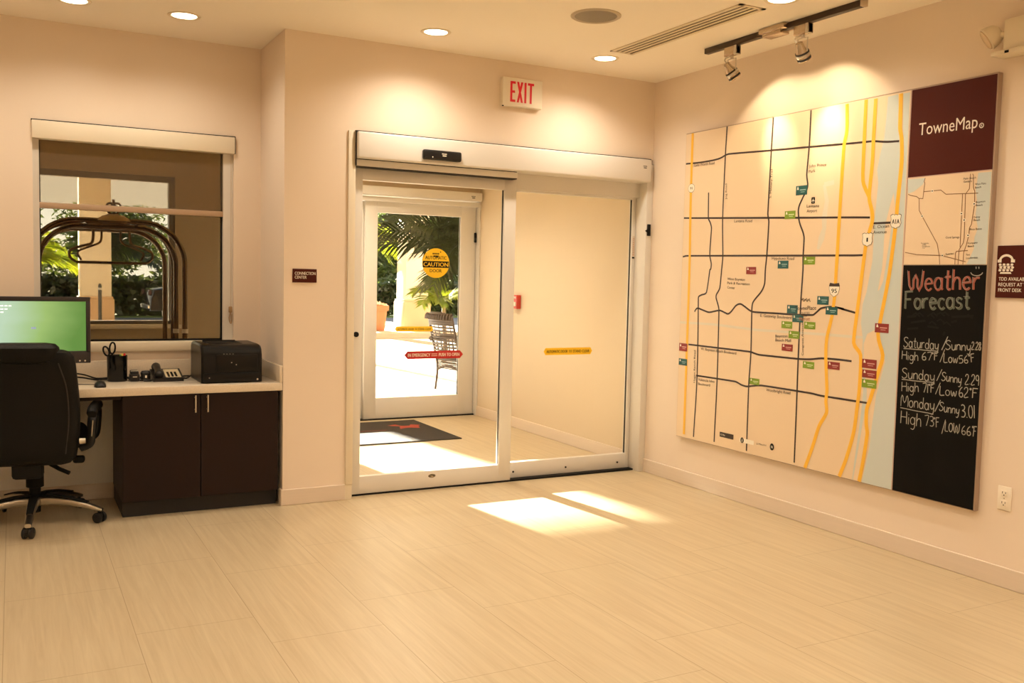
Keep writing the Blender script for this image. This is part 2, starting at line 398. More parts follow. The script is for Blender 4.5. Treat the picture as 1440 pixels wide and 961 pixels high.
# map drawing: (distance from the room corner along the wall, height) in metres
MAPDATA = {
    'road': [[(0.43,2.264),(0.575,2.259),(0.705,2.26),(0.788,2.267),(0.869,2.286),(1.233,2.268),(1.578,2.252),(1.907,2.236),(1.995,2.233),(2.051,2.23),(2.133,2.217),(2.217,2.211)],[(0.428,1.887),(1.257,1.85),(1.931,1.821),(2.048,1.815)],[(2.067,1.782),(2.201,1.781)],[(0.431,1.616),(0.476,1.622),(1.944,1.608),(2.02,1.609)],[(0.683,2.047),(0.69,1.876),(0.713,1.841),(0.726,1.805),(0.721,1.708),(0.719,1.624),(0.737,1.568),(0.735,1.533),(0.725,1.523),(0.699,1.372),(0.649,1.353),(0.619,1.34),(0.616,1.317),(0.632,0.803),(0.616,0.363)],[(0.846,2.474),(0.839,2.278),(0.835,1.87),(0.851,1.622),(0.844,1.523),(0.833,1.405),(0.802,1.36),(0.799,1.337),(0.827,1.278),(0.833,1.242),(0.84,0.794),(0.833,0.364)],[(1.27,2.471),(1.264,2.266),(1.256,1.876),(1.268,1.824),(1.262,1.618),(1.254,1.524),(1.253,1.441),(1.228,1.391),(1.175,1.341),(1.152,1.312),(1.147,1.269),(1.154,0.999),(1.146,0.783),(1.149,0.358)],[(1.58,2.467),(1.578,2.262),(1.568,2.092),(1.579,2.018),(1.546,1.959),(1.519,1.912),(1.513,1.875),(1.525,1.813),(1.558,1.75),(1.569,1.713),(1.567,1.602),(1.571,1.525),(1.565,1.366),(1.563,0.991),(1.566,0.723),(1.567,0.359)],[(0.58,1.234),(0.598,1.255),(0.619,1.26),(0.678,1.247),(0.736,1.237),(0.837,1.254),(0.893,1.241),(0.926,1.235),(0.957,1.254),(0.998,1.292),(1.039,1.304),(1.082,1.288),(1.156,1.258),(1.353,1.257),(1.502,1.256),(1.662,1.26),(1.692,1.278),(1.728,1.303),(1.812,1.314),(1.894,1.304),(1.859,1.309),(1.988,1.285)],[(0.525,1.003),(1.14,1.001),(1.231,0.988),(1.563,0.991),(1.66,0.997),(1.746,1.01),(1.862,1.014),(1.968,1.013)],[(0.621,0.794),(1.015,0.795),(1.08,0.779),(1.132,0.775),(1.262,0.796),(1.672,0.796),(1.753,0.791),(1.871,0.791),(2.093,0.791)]],
    'highway': [[(0.493,2.473),(0.496,2.0),(0.509,1.522),(0.511,0.9),(0.511,0.365)],[(1.851,2.462),(1.858,2.311),(1.842,2.231),(1.833,1.87),(1.827,1.526),(1.822,1.36),(1.807,1.244),(1.779,1.127),(1.779,1.01),(1.798,0.831),(1.794,0.765),(1.802,0.696),(1.751,0.611),(1.702,0.466),(1.654,0.283)],[(1.984,2.465),(1.984,2.232),(1.988,2.022),(2.036,1.929)],[(2.05,2.46),(2.047,2.234),(2.047,2.11),(2.036,1.929),(2.059,1.852),(2.066,1.798),(2.047,1.732),(2.028,1.656),(1.992,1.302),(1.977,1.118),(2.03,1.051),(2.032,0.867),(2.021,0.745),(2.006,0.612),(1.962,0.455),(1.918,0.289)],[(2.214,2.461),(2.218,2.282),(2.232,2.22),(2.239,2.1),(2.226,1.886),(2.222,1.791),(2.195,1.502),(2.141,1.179),(2.179,1.064),(2.159,0.981),(2.109,0.812),(2.089,0.754),(2.091,0.672),(2.101,0.618),(2.079,0.448),(2.06,0.291)]],
    'canal': [[(0.418,1.153),(0.775,1.157),(1.202,1.144),(1.754,1.151),(1.933,1.151),(2.037,1.152)],[(1.707,2.021),(1.781,2.029)],[(1.707,2.021),(1.733,1.923),(1.718,1.828),(1.722,1.768),(1.703,1.709),(1.681,1.647)]],
    'water': [[(2.194,2.46),(2.218,2.282),(2.232,2.22),(2.239,2.1),(2.226,1.886),(2.22,1.731),(2.226,1.754),(2.195,1.502),(2.149,1.22),(2.125,1.202),(2.067,1.174),(2.045,1.115),(2.05,1.025),(2.083,0.859),(2.084,0.79),(2.064,0.668),(2.033,0.458),(2.016,0.342),(2.01,0.346),(2.021,0.456),(2.044,0.665),(2.054,0.777),(2.057,0.861),(2.041,1.057),(2.038,1.147),(2.02,1.229),(2.026,1.336),(2.048,1.403),(2.078,1.574),(2.079,1.719),(2.077,1.798),(2.084,1.859),(2.092,2.0),(2.08,2.071),(2.094,2.149),(2.116,2.234),(2.125,2.346),(2.129,2.458)],[(2.228,2.459),(2.236,2.279),(2.253,2.098),(2.239,1.885),(2.227,1.73),(2.235,1.754),(2.205,1.502),(2.151,1.179),(2.195,1.029),(2.146,0.835),(2.139,0.761),(2.128,0.668),(2.119,0.547),(2.077,0.29),(2.29,0.343),(2.27,2.458)]],
    'island': [[(2.197,1.94),(2.175,1.863),(2.154,1.777),(2.149,1.685),(2.149,1.621),(2.145,1.533),(2.124,1.412),(2.137,1.421),(2.158,1.469),(2.175,1.597),(2.188,1.708),(2.201,1.792),(2.213,1.852)]],
    'inset_line': [[(2.39,2.002),(2.384,1.985),(2.389,1.976),(2.385,1.934),(2.382,1.897),(2.359,1.899),(2.363,1.837),(2.383,1.806),(2.481,1.662),(2.497,1.601),(2.502,1.551)],[(2.29,1.925),(2.307,1.918),(2.342,1.91),(2.359,1.899)],[(2.387,1.932),(2.486,1.933),(2.517,1.91),(2.696,1.903)],[(2.611,1.907),(2.613,1.641)],[(2.627,1.906),(2.633,1.687),(2.629,1.661),(2.608,1.628),(2.607,1.551)],[(2.649,2.001),(2.647,1.928),(2.628,1.904)],[(2.66,2.0),(2.665,1.992),(2.669,1.932),(2.677,1.913),(2.68,1.848),(2.674,1.797),(2.669,1.752),(2.659,1.735),(2.658,1.702),(2.647,1.651),(2.635,1.615),(2.634,1.551)],[(2.657,1.624),(2.594,1.621),(2.589,1.611),(2.589,1.551)],[(2.289,1.62),(2.364,1.607),(2.512,1.601),(2.649,1.568)]],
    'inset_water': [[(2.284,2.004),(2.388,2.002),(2.384,1.985),(2.376,1.969),(2.346,1.95),(2.322,1.936),(2.288,1.929)],[(2.69,2.002),(2.761,2.001),(2.759,1.549),(2.653,1.549),(2.668,1.584),(2.688,1.63),(2.689,1.69),(2.704,1.73),(2.688,1.802),(2.693,1.862),(2.681,1.918),(2.687,1.963)]],
    'inset_dot': [(2.436,1.932),(2.383,1.806),(2.611,1.808),(2.628,1.775),(2.654,1.699),(2.515,1.601),(2.678,1.852)],
    'map_text': [('Lake Worth Road',[(0.526,2.236),(0.734,2.233)],0.0214),('Jog Road',[(0.871,1.99),(0.865,2.093)],0.0195),('S. Military Trail',[(1.281,1.971),(1.283,2.149)],0.0186),('John Prince',[(1.582,2.13),(1.718,2.128)],0.0207),('Park',[(1.584,2.098),(1.636,2.1)],0.0207),('Lantana',[(1.579,1.896),(1.677,1.893)],0.0206),('Airport',[(1.581,1.867),(1.662,1.865)],0.0206),('Lantana Road',[(0.95,1.835),(1.119,1.829)],0.0203),('Hypoluxo Road',[(1.308,1.589),(1.496,1.586)],0.0212),('West Boynton',[(0.905,1.458),(1.073,1.454)],0.0194),('Park & Recreation',[(0.906,1.431),(1.12,1.426)],0.0194),('Center',[(0.908,1.402),(0.981,1.399)],0.0194),('E. Gateway Boulevard',[(1.227,1.229),(1.495,1.228)],0.0214),('Boynton',[(1.367,1.107),(1.468,1.114)],0.0211),('Beach Mall',[(1.368,1.084),(1.499,1.088)],0.0211),('Congress Avenue',[(1.605,1.015),(1.593,1.21)],0.0187),('W. Boynton Beach Boulevard',[(0.661,0.975),(1.018,0.972)],0.021),('Hagen Ranch Road',[(0.612,0.742),(0.607,0.967)],0.0202),('Valencia Isles',[(0.646,0.761),(0.815,0.764)],0.0211),('Boulevard',[(0.648,0.731),(0.771,0.734)],0.0211),('Woolbright Road',[(1.305,0.765),(1.512,0.769)],0.0214),('5 Minutes',[(1.24,0.414),(1.327,0.42)],0.0141),('E. Ocean',[(2.074,1.753),(2.179,1.756)],0.0202),('Avenue',[(2.075,1.725),(2.165,1.725)],0.0202)],
    'inset_text': [('Palm Beach',[(2.612,1.975),(2.68,1.975)],0.0103),('Gardens',[(2.613,1.96),(2.659,1.96)],0.0103),('West Palm',[(2.677,1.943),(2.735,1.943)],0.0102),('Beach',[(2.678,1.926),(2.711,1.928)],0.0102),('Boynton',[(2.687,1.855),(2.737,1.857)],0.0102),('Beach',[(2.687,1.84),(2.723,1.84)],0.0102),('Delray',[(2.679,1.782),(2.714,1.783)],0.0102),('Beach',[(2.68,1.768),(2.714,1.768)],0.0102),('Boca Raton',[(2.662,1.724),(2.726,1.724)],0.0102),('Coral Springs',[(2.529,1.687),(2.606,1.687)],0.0104),('Pompano',[(2.655,1.655),(2.708,1.658)],0.0102),('Beach',[(2.656,1.64),(2.69,1.642)],0.0102),('Sunrise',[(2.534,1.603),(2.58,1.606)],0.0104),('Fort',[(2.65,1.599),(2.67,1.599)],0.0102),('Lauderdale',[(2.651,1.582),(2.713,1.585)],0.0102),('Everglades',[(2.386,1.664),(2.432,1.663)],0.0057),('Wildlife',[(2.392,1.655),(2.417,1.655)],0.0057),('Management',[(2.393,1.647),(2.44,1.646)],0.0057),('Area',[(2.393,1.639),(2.409,1.639)],0.0057)],
    'tag': [('teal',[(1.487,2.029),(1.578,1.973)]),('green',[(1.403,1.883),(1.491,1.835)]),('teal',[(1.361,1.582),(1.451,1.534)]),('green',[(1.572,1.604),(1.663,1.558)]),('red',[(1.082,1.544),(1.172,1.498)]),('teal',[(1.694,1.373),(1.781,1.324)]),('teal',[(1.455,1.313),(1.542,1.262)]),('teal',[(1.502,1.256),(1.591,1.211)]),('teal',[(1.762,1.313),(1.85,1.268)]),('green',[(1.414,1.212),(1.504,1.17)]),('green',[(1.6,1.218),(1.688,1.176)]),('green',[(1.477,1.156),(1.565,1.111)]),('red',[(1.424,1.073),(1.515,1.031)]),('red',[(0.426,1.007),(0.516,0.952)]),('teal',[(0.427,0.898),(0.519,0.851)]),('green',[(1.603,0.982),(1.693,0.941)]),('red',[(1.795,0.997),(1.885,0.954)]),('green',[(1.153,0.834),(1.242,0.794)]),('red',[(2.118,1.236),(2.21,1.186)]),('red',[(2.042,1.034),(2.141,0.984)]),('red',[(2.046,0.975),(2.144,0.931)]),('green',[(2.047,0.922),(2.147,0.876)])],
    'legend': [(0.887,0.443),(1.022,0.41)],
    'legend_white': [(1.082,0.434),(1.214,0.406)],
    'spots': {'oval': (0.5,2.09),'i95': (1.819,1.411),'a1a': (2.221,1.786),'us1': (2.038,1.694),'plane': (1.628,1.935),'walk': (1.106,0.421),'north': (1.376,0.423),'logo': (1.601,1.335)},
    'title': [(2.336,2.228),(2.682,2.209)],
    'title_r': (2.7,2.224),
    'chalk': [[('Saturday',[(2.31,1.12),(2.521,1.119)],0.0532),('_',[(2.311,1.112),(2.52,1.113)],0.0),('/',[(2.541,1.124),(2.562,1.121)],0.0731),('Sunny',[(2.563,1.126),(2.703,1.129)],0.0464),('2.28',[(2.708,1.136),(2.758,1.137)],0.0378)],[('High',[(2.304,1.053),(2.404,1.054)],0.0451),('67',[(2.427,1.06),(2.484,1.062)],0.0404),('°F',[(2.488,1.064),(2.524,1.066)],0.0401),('/',[(2.534,1.057),(2.555,1.056)],0.0699),('Low',[(2.557,1.06),(2.635,1.064)],0.0451),('56',[(2.644,1.063),(2.693,1.068)],0.0381),('°F',[(2.7,1.071),(2.73,1.077)],0.0392)],[('Sunday',[(2.31,0.953),(2.508,0.958)],0.0533),('_',[(2.309,0.946),(2.509,0.95)],0.0),('/',[(2.521,0.96),(2.546,0.959)],0.0634),('Sunny',[(2.549,0.966),(2.661,0.961)],0.0439),('2.29',[(2.683,0.962),(2.759,0.964)],0.0511)],[('High',[(2.313,0.885),(2.417,0.89)],0.0493),('71',[(2.441,0.893),(2.474,0.894)],0.0472),('°F',[(2.478,0.895),(2.513,0.897)],0.0457),('/',[(2.518,0.893),(2.54,0.892)],0.0635),('Low',[(2.544,0.892),(2.639,0.896)],0.0453),('62',[(2.652,0.895),(2.704,0.898)],0.05),('°F',[(2.711,0.897),(2.755,0.898)],0.0471)],[('Monday',[(2.312,0.806),(2.515,0.806)],0.0576),('_',[(2.309,0.795),(2.512,0.787)],0.0),('/',[(2.52,0.803),(2.547,0.802)],0.0636),('Sunny',[(2.545,0.811),(2.658,0.805)],0.0441),('3.01',[(2.672,0.794),(2.747,0.801)],0.0632)],[('High',[(2.316,0.713),(2.442,0.713)],0.0659),('73',[(2.465,0.72),(2.518,0.723)],0.0527),('°F',[(2.522,0.722),(2.552,0.725)],0.0496),('/',[(2.567,0.693),(2.588,0.694)],0.0735),('LOW',[(2.585,0.713),(2.665,0.713)],0.048),('66',[(2.679,0.708),(2.729,0.711)],0.0448),('°F',[(2.734,0.711),(2.757,0.71)],0.0498)]],
    'chalk_head': [[('Weather',[(2.32,1.422),(2.732,1.431)],0.1021)],[('Forecast',[(2.31,1.322),(2.686,1.337)],0.0894)]],
    'smile': (2.712,1.514),
    'smear': [[(2.322,1.28),(2.379,1.287)],[(2.346,1.251),(2.436,1.266)],[(2.449,1.238),(2.515,1.232)],[(2.586,1.292),(2.708,1.302)],[(2.326,1.216),(2.394,1.225)],[(2.544,1.196),(2.553,1.215)],[(2.587,1.264),(2.618,1.275)]],
}

# ------------------------------------------------------------------ the room
H = 2.9
XJ = -2.745          # the corner where the door wall meets the desk alcove
YA = .61             # window wall of the alcove
m = MB(FLOOR); m.box(-7.6, -8.6, -.12, .2, 3.16, 0); struct(m, 'floor', 'cream vein-cut tile floor of the lobby', 'floor')
m = MB(CEIL); m.box(-7.6, -8.6, H, .2, .76, H+.12); struct(m, 'ceiling', 'cream painted lobby ceiling with recessed lights', 'ceiling')
m = MB(WALL); m.box(0, -8.6, 0, .14, .2, H); struct(m, 'wall_right', 'beige wall behind the large map board', 'wall')
m = MB(WALL); m.box(-7.6, -8.6, 0, -7.5, .76, H); struct(m, 'wall_left', 'beige wall to the left of the desk', 'wall')
m = MB(WALL); m.box(-7.6, -8.7, 0, .14, -8.6, H); struct(m, 'wall_back', 'beige wall behind the camera', 'wall')
m = MB(WALL)
m.box(XJ, 0, 0, -2.345, .76, H); m.box(-2.345, 0, 2.335, 0, .2, H)
struct(m, 'wall_front', 'beige wall around the sliding door, under the exit sign', 'wall')
WX0, WX1, WZ0, WZ1 = -4.09, -2.919, .955, 2.312
m = MB(WALL)
m.box(-7.5, YA, 0, WX0, .76, H); m.box(WX1, YA, 0, XJ, .76, H); m.box(WX0, YA, 0, WX1, .76, WZ0); m.box(WX0, YA, WZ1, WX1, .76, H)
struct(m, 'wall_alcove', 'beige alcove wall around the interior window', 'wall')
m = MB(mat('white_panel_paint', (.80, .78, .73), .5)); m.box(-5.6, YA-.006, .1, -3.66, YA, .716); struct(m, 'trim_1', 'white panel on the wall under the desk', 'wall panel')
def baseboard(side, boxes, label):
    m = MB(TILEBASE)
    for b in boxes: m.box(*b, bev=.003, seg=1)
    struct(m, 'baseboard_'+side, label, 'baseboard')
baseboard('right', [(-.012, -8.6, 0, 0, 0, .10)], 'pale tile baseboard under the map board')
baseboard('front', [(XJ-.012, -.012, 0, -2.346, 0, .10), (XJ-.012, 0, 0, XJ, .05, .10)], 'pale tile baseboard between the cabinet and the sliding door')
baseboard('alcove', [(-7.5, YA-.012, 0, -3.66, YA, .10)], 'pale tile baseboard under the desk knee space')
baseboard('vestibule', [(.048, .2, 0, .06, 3.02, .10)], 'pale tile baseboard along the vestibule side wall')
# vestibule beyond the door
m = MB(VESTWALL); m.box(.06, .2, 0, .2, 3.16, 2.7); struct(m, 'wall_vestibule', 'cream side wall of the vestibule seen through the fixed door panel', 'wall')
m = MB(CEIL); m.box(-7.6, .76, 2.6, .2, 3.2, 2.7); m.box(XJ+.4, .2, 2.6, .2, .76, 2.7); struct(m, 'ceiling_vestibule', 'cream ceiling of the vestibule', 'ceiling')
m = MB(WALL); m.box(-7.6, .76, 0, -7.5, 3.2, 2.7); struct(m, 'wall_vestibule_end', 'cream end wall of the vestibule behind the window', 'wall')
YO = 3.1
OX0, OX1, OZ0, OZ1 = -7.2, -2.93, .965, 2.262
m = MB(OUTWALL)
m.box(-7.6, 3.02, 0, OX0, 3.2, 4.6); m.box(OX0, 3.02, 0, OX1, 3.2, OZ0); m.box(OX0, 3.02, OZ1, OX1, 3.2, 4.6)
m.box(OX1, 3.02, 0, -2.32, 3.2, 4.6); m.box(-2.32, 3.02, 2.3, .06, 3.2, 4.6); m.box(.06, 3.02, 0, 9, 3.2, 4.6)
struct(m, 'wall_outer', 'tan outer wall of the vestibule beside the entrance', 'wall')

# outer window of the vestibule, with a pale sill
w2 = thing('window_2', 'large outer window of the vestibule behind the luggage cart', 'window', (OX1, YO, OZ0), kind='structure')
m = MB(mat('grey_bronze_frame', (.20, .17, .13), .4))
for x in (OX0, -5.0, OX1-.05): m.box(x, 3.06, OZ0, x+.05, 3.14, OZ1)
m.box(OX0, 3.06, OZ1-.05, OX1, 3.14, OZ1); m.box(OX0, 3.06, OZ0, OX1, 3.14, OZ0+.03)
m.build('window_frame', w2, smooth=False)
m = MB(CREAM); m.box(OX0, 2.95, OZ0-.035, OX1+.04, 3.06, OZ0, bev=.008); m.build('window_sill', w2)
m = MB(CLEARW); m.box(OX0+.05, 3.097, OZ0+.03, OX1-.05, 3.103, OZ1-.05); m.build('window_pane', w2, smooth=False)

# interior window over the desk
w1 = thing('window_1', 'interior window over the desk with a half-lowered roller shade', 'window', (WX0, .68, WZ0), kind='structure')
m = MB(WHITE)
m.box(WX0, .64, WZ0, WX0+.035, .72, WZ1); m.box(WX1-.062, .64, WZ0, WX1, .72, WZ1); m.box(WX0, .64, WZ1-.05, WX1, .72, WZ1)
m.m(BLACKM); m.box(WX1-.072, .672, WZ0+.03, WX1-.062, .69, WZ1-.05); m.box(WX0+.035, .672, WZ0+.03, WX1-.062, .69, WZ0+.042); m.box(WX0+.035, .672, WZ0+.03, WX0+.042, .69, WZ1-.05)
m.build('window_frame', w1, smooth=False)
m = MB(TINT); m.box(WX0+.042, .678, WZ0+.042, WX1-.072, .684, WZ1-.05); m.build('window_pane', w1, smooth=False)
m = MB(CREAM); m.box(WX0-.02, YA-.03, WZ0-.03, WX1+.02, .68, WZ0+.03, bev=.008); m.build('window_sill', w1)

# roller shade
rs = thing('roller_shade', 'brown see-through roller shade under a cream fascia in the desk window', 'window shade', (-3.505, .6, 1.8))
m = MB(CREAM); m.box(WX0-.002, .585, 2.205, WX1+.002, .665, 2.311, bev=.003); m.m(DARKGAP); m.box(WX0-.006, .588, 2.311, WX1+.006, .66, 2.3165); m.box(WX1+.002, .588, 2.205, WX1+.006, .66, 2.3165)
m.build('fascia', rs)
m = MB(SCREENCLOTH); m.box(WX0+.012, .650, 1.83, WX1-.05, .6515, 2.23); m.build('shade_cloth', rs, smooth=False)
m = MB(mat('shade_hem_brown', (.42, .29, .19), .5)); m.box(WX0+.012, .641, 1.795, WX1-.045, .659, 1.832, bev=.006); m.build('hem_bar', rs)
m = MB(mat('bead_chain_beige', (.55, .42, .28), .5))
z = 2.2
while z > 1.1:
    m.lathe([(.0004, -.003), (.003, 0), (.0004, .003)], (WX1-.016, .622, z), 6); z -= .0085
m.tube([(WX1-.016, .622, 2.2), (WX1-.016, .622, 1.1)], .0008, 4)
m.build('bead_chain', rs)
m = MB(mat('chain_clip', (.40, .25, .12), .5)); m.box(WX1-.03, .608, 1.17, WX1-.008, .628, 1.21, bev=.004); m.tube(smooth_line([(WX1-.02, .615, 1.17), (WX1-.028, .612, 1.13), (WX1-.015, .612, 1.10), (WX1-.01, .615, 1.16)]), .003, 6); m.build('chain_clip', rs)

# ------------------------------------------------------------------ automatic doors
def logo_bars(mb, P, a, b, s, h):
    for j, (w0, w1) in enumerate(((0, 1), (.12, .9))):
        for k in range(5):
            u0 = w0+(w1-w0)*k/5; flat(mb, P, [(a+u0*s, b-j*s*.34), (a+(u0+.14)*s, b-j*s*.34), (a+(u0+.14)*s, b+s*.2-j*s*.34), (a+u0*s, b+s*.2-j*s*.34)], h)
def panel(parent, name, x0, x1, y, z1, gx0, gx1, gz0, gz1, label=None, z0=.006, t=.022):
    m = MB(WHITE)
    m.box(x0, y-t, z0, gx0, y+t, z1, bev=.003); m.box(gx1, y-t, z0, x1, y+t, z1, bev=.003)
    m.box(gx0-.004, y-t, gz1, gx1+.004, y+t, z1, bev=.003); m.box(gx0-.004, y-t, z0, gx1+.004, y+t, gz0, bev=.003)
    m.m(DARKGAP); m.box(gx1-.0025, y-.008, gz0, gx1+.001, y+.008, gz1)
    o = m.build(name, parent)
    if label: o['label'] = label
    g = MB(CLEAR); g.box(gx0-.002, y-.003, gz0-.002, gx1+.002, y+.003, gz1+.002); g.build('glass_pane', o, smooth=False)
    return o
def pill(P, a0, a1, b, hh, h, point=.5):
    e = hh*point
    return [(a0, b), (a0+e, b-hh), (a1-e, b-hh), (a1, b), (a1-e, b+hh), (a0+e, b+hh)]
def decal_stand_clear(parent, y, a0, a1, b):
    P = on_front(y); m = MB(YELLOW); flat(m, P, pill(P, a0, a1, b, .026, 0, .6), .001)
    m.m(BLACKM); L = a1-a0
    put_text(m, P, 'AUTOMATIC DOOR', (a0+.06*L, b-.010), (a0+.485*L, b-.010), .020, .002, .02)
    put_text(m, P, 'STAND CLEAR', (a0+.60*L, b-.010), (a0+.94*L, b-.010), .020, .002, .02)
    for k in (-.005, .005): flat(m, P, [(a0+.51*L, b+k-.0015), (a0+.58*L, b+k-.0015), (a0+.58*L, b+k+.0015), (a0+.51*L, b+k+.0015)], .002)
    o = m.build('warning_decal', parent, smooth=False); o['label'] = 'yellow AUTOMATIC DOOR STAND CLEAR sticker'; return o

d1 = thing('door_1', 'white automatic sliding glass door between lobby and vestibule', 'door', (-1.18, .1, 0), kind='structure')
m = MB(CREAM); m.box(-2.347, -.014, .10, -2.300, .2, 2.335, bev=.003); m.box(-2.347, -.002, 0, -2.300, .2, .1)
m.m(WHITE); m.box(-.055, -.010, 0, -.0005, .2, 2.30, bev=.003)
m.build('door_jamb', d1)
P = on_front(-.05)
m = MB(WHITE); m.box(-2.300, -.05, 2.165, -.045, .2, 2.331, bev=.012, seg=3); m.box(-2.300, -.018, 2.120, -1.151, .06, 2.160, bev=.003)
m.box(-1.15, .08, 2.06, -.055, .2, 2.17)
m.m(DARKGAP); m.box(-2.300, -.012, 2.158, -1.153, .06, 2.168); m.box(-2.296, -.010, 2.114, -1.151, .06, 2.121); m.box(-2.306, -.030, 2.331, -.04, .1, 2.337); m.box(-2.304, -.03, 2.12, -2.3, .1, 2.337); m.box(-.046, -.03, 2.17, -.042, .1, 2.337)
m.m(BLACKM); logo_bars(m, P, -.125, 2.275, .035, .0006)
m.build('operator_header', d1)
m = MB(BLACK); m.box(-1.872, -.085, 2.188, -1.602, -.049, 2.252, bev=.012, seg=3)
P = on_front(-.085); m.m(PAPER); logo_bars(m, P, -1.745, 2.226, .035, .0006); disc(m, P, (-1.81, 2.205), .004, h=.0006)
m.build('motion_sensor', d1)
lp = panel(d1, 'sliding_panel', -2.290, -1.113, .085, 2.116, -2.226, -1.207, .125, 2.043)
rp = panel(d1, 'fixed_panel', -1.158, -.056, .142, 2.116, -1.100, -.086, .122, 2.046)
m = MB(BLACKM); m.box(-2.29, .06, 0, -.055, .17, .012); m.build('floor_track', d1, smooth=False)
P = on_front(.063)
m = MB(BLACKM); m.cyl((-2.262, .064, 1.055), (-2.262, .052, 1.055), .017); m.build('lock_cylinder', lp)
m = MB(BLACKM); disc(m, P, (-1.715, .09), .027, .013, .0006); m.m(NICKEL); ribbon(m, P, [(-1.715+.022*math.cos(t*.524), .09+.010*math.sin(t*.524)) for t in range(12)], .002, .0012, True); logo_bars(m, P, -1.727, .088, .024, .0012)
m.build('maker_badge', lp, smooth=False)
P = on_front(.079)
m = MB(YELLOW); disc(m, P, (-1.705, 1.527), .099, h=.001, seg=48)
m.m(BLACKM); flat(m, P, [(-1.80, 1.497), (-1.61, 1.497), (-1.61, 1.540), (-1.80, 1.540)], .0016); put_text(m, P, 'AUTOMATIC', (-1.782, 1.552), (-1.628, 1.552), .024, .0016, .02); put_text(m, P, 'DOOR', (-1.748, 1.466), (-1.662, 1.466), .022, .0016, .02)
logo_bars(m, P, -1.73, 1.585, .05, .0016); disc(m, P, (-1.672, 1.602), .004, h=.0016)
m.m(YELLOW); put_text(m, P, 'CAUTION', (-1.794, 1.505), (-1.616, 1.505), .028, .0022, .025)
o = m.build('caution_decal', lp, smooth=False); o['label'] = 'round yellow CAUTION AUTOMATIC DOOR sticker'
m = MB(REDDEC); flat(m, P, pill(P, -1.922, -1.492, .912, .0265, 0, .9), .001)
m.m(PAPER); put_text(m, P, 'IN EMERGENCY', (-1.895, .901), (-1.735, .901), .023, .0016, .02); put_text(m, P, 'PUSH TO OPEN', (-1.672, .901), (-1.520, .901), .023, .0016, .02)
for k in (.904, .916): flat(m, P, [(-1.727, k), (-1.684, k), (-1.684, k+.003), (-1.727, k+.003)], .0016)
o = m.build('emergency_decal', lp, smooth=False); o['label'] = 'red IN EMERGENCY PUSH TO OPEN sticker'
decal_stand_clear(rp, .136, -.822, -.405, .913)
m = MB(BLACKM)
for x, z in ((-1.06, .055), (-.62, .055), (-.16, .057)): m.cyl((x, .121, z), (x, .115, z), .007, seg=10)
m.build('screw', rp)
m = MB(BLACKM); m.box(-.045, -.024, 1.775, -.020, -.008, 1.86, bev=.003); m.prism([(-.045, -.018, 1.800), (-.045, -.018, 1.822), (-.062, -.018, 1.811)], (0, .01, 0)); m.build('door_latch', d1)
m = MB(mat('strip_paper', (.62, .54, .45), .6)); P = on_front(.1195); flat(m, P, [(-.081, 1.62), (-.060, 1.62), (-.060, 1.775), (-.081, 1.775)], .0004)
m.m(BLACKM); flat(m, P, [(-.082, 1.607), (-.059, 1.607), (-.059, 1.619), (-.082, 1.619)], .0008)
m.m(mat('faint_red_print', (.45, .2, .14), .6))
for k in range(9): flat(m, P, [(-.078, 1.632+k*.015), (-.063, 1.632+k*.015), (-.063, 1.637+k*.015), (-.078, 1.637+k*.015)], .0008)
m.build('instruction_strip', d1, smooth=False)

d2 = thing('door_2', 'outer automatic sliding glass door at the far end of the vestibule', 'door', (-1.1, YO, 0), kind='structure')
m = MB(WHITE); m.box(.045, 3.0, 0, .0595, 3.2, 2.3); m.box(-2.32, 3.0, 0, -2.27, 3.2, 2.3); m.build('door_jamb', d2, smooth=False)
m = MB(WHITE); m.box(-2.27, 2.93, 2.215, .040, 3.2, 2.30, bev=.008); m.box(-2.27, 3.0, 2.16, .045, 3.05, 2.205)
m.m(BLACKM); logo_bars(m, on_front(2.93), -.085, 2.255, .045, .0006); m.build('operator_header', d2)
op = panel(d2, 'sliding_panel', -1.158, .040, YO, 2.165, -1.030, -.130, .215, 2.055)
ol = panel(d2, 'fixed_panel', -2.27, -1.09, 3.155, 2.165, -2.17, -1.19, .215, 2.055)
decal_stand_clear(op, 3.094, -.831, -.413, .904)
m = MB(BLACKM); m.box(-2.27, 3.05, 0, .045, 3.18, .011); m.build('floor_track', d2, smooth=False)
m = MB(BLACKM); m.box(.020, 3.055, 1.80, .040, 3.078, 1.90, bev=.003); m.build('door_latch', d2)

# ------------------------------------------------------------------ ceiling fittings
def downlight(x, y, label, e=1.0):
    t = thing('downlight', label, 'ceiling light', (x, y, H), group='recessed downlights in the lobby ceiling')
    m = MB(mat('downlight_trim', (.78, .68, .52), .4)); m.lathe([(.068, .012), (.070, -.002), (.078, -.006), (.088, -.005), (.092, .0), (.092, .004)], (x, y, H), 40); m.build('trim_ring', t)
    m = MB(LENS); m.lathe([(.0005, -.0015), (.069, -.0015), (.069, .008), (.0005, .008)], (x, y, H), 40); m.build('lens', t)
    lamp(t, x, y, e=LAMP_W*e)
def lamp(parent, x, y, z=H-.012, e=None, ang=150, name='downlight_lamp', size=.06):
    l = bpy.data.lights.new(name, 'SPOT'); l.energy = e or LAMP_W; l.color = LAMP_COL; l.spot_size = math.radians(ang); l.spot_blend = .9; l.shadow_soft_size = size
    o = bpy.data.objects.new(name, l); COL.objects.link(o)
    if parent is not None: o.parent = parent; o.location = Vector((x, y, z)) - ORI[parent.name]
    else: o.location = (x, y, z)
downlight(-3.315, .044, 'recessed ceiling light above the desk, just left of the alcove corner', .5)
downlight(-3.89, .055, 'recessed ceiling light above the window, cut by the top left of the picture', .5)
downlight(-1.948, -.424, 'recessed ceiling light above the left half of the sliding door', 1.0)
downlight(-.738, -.432, 'recessed ceiling light at the far end of the slotted air vent', .95)
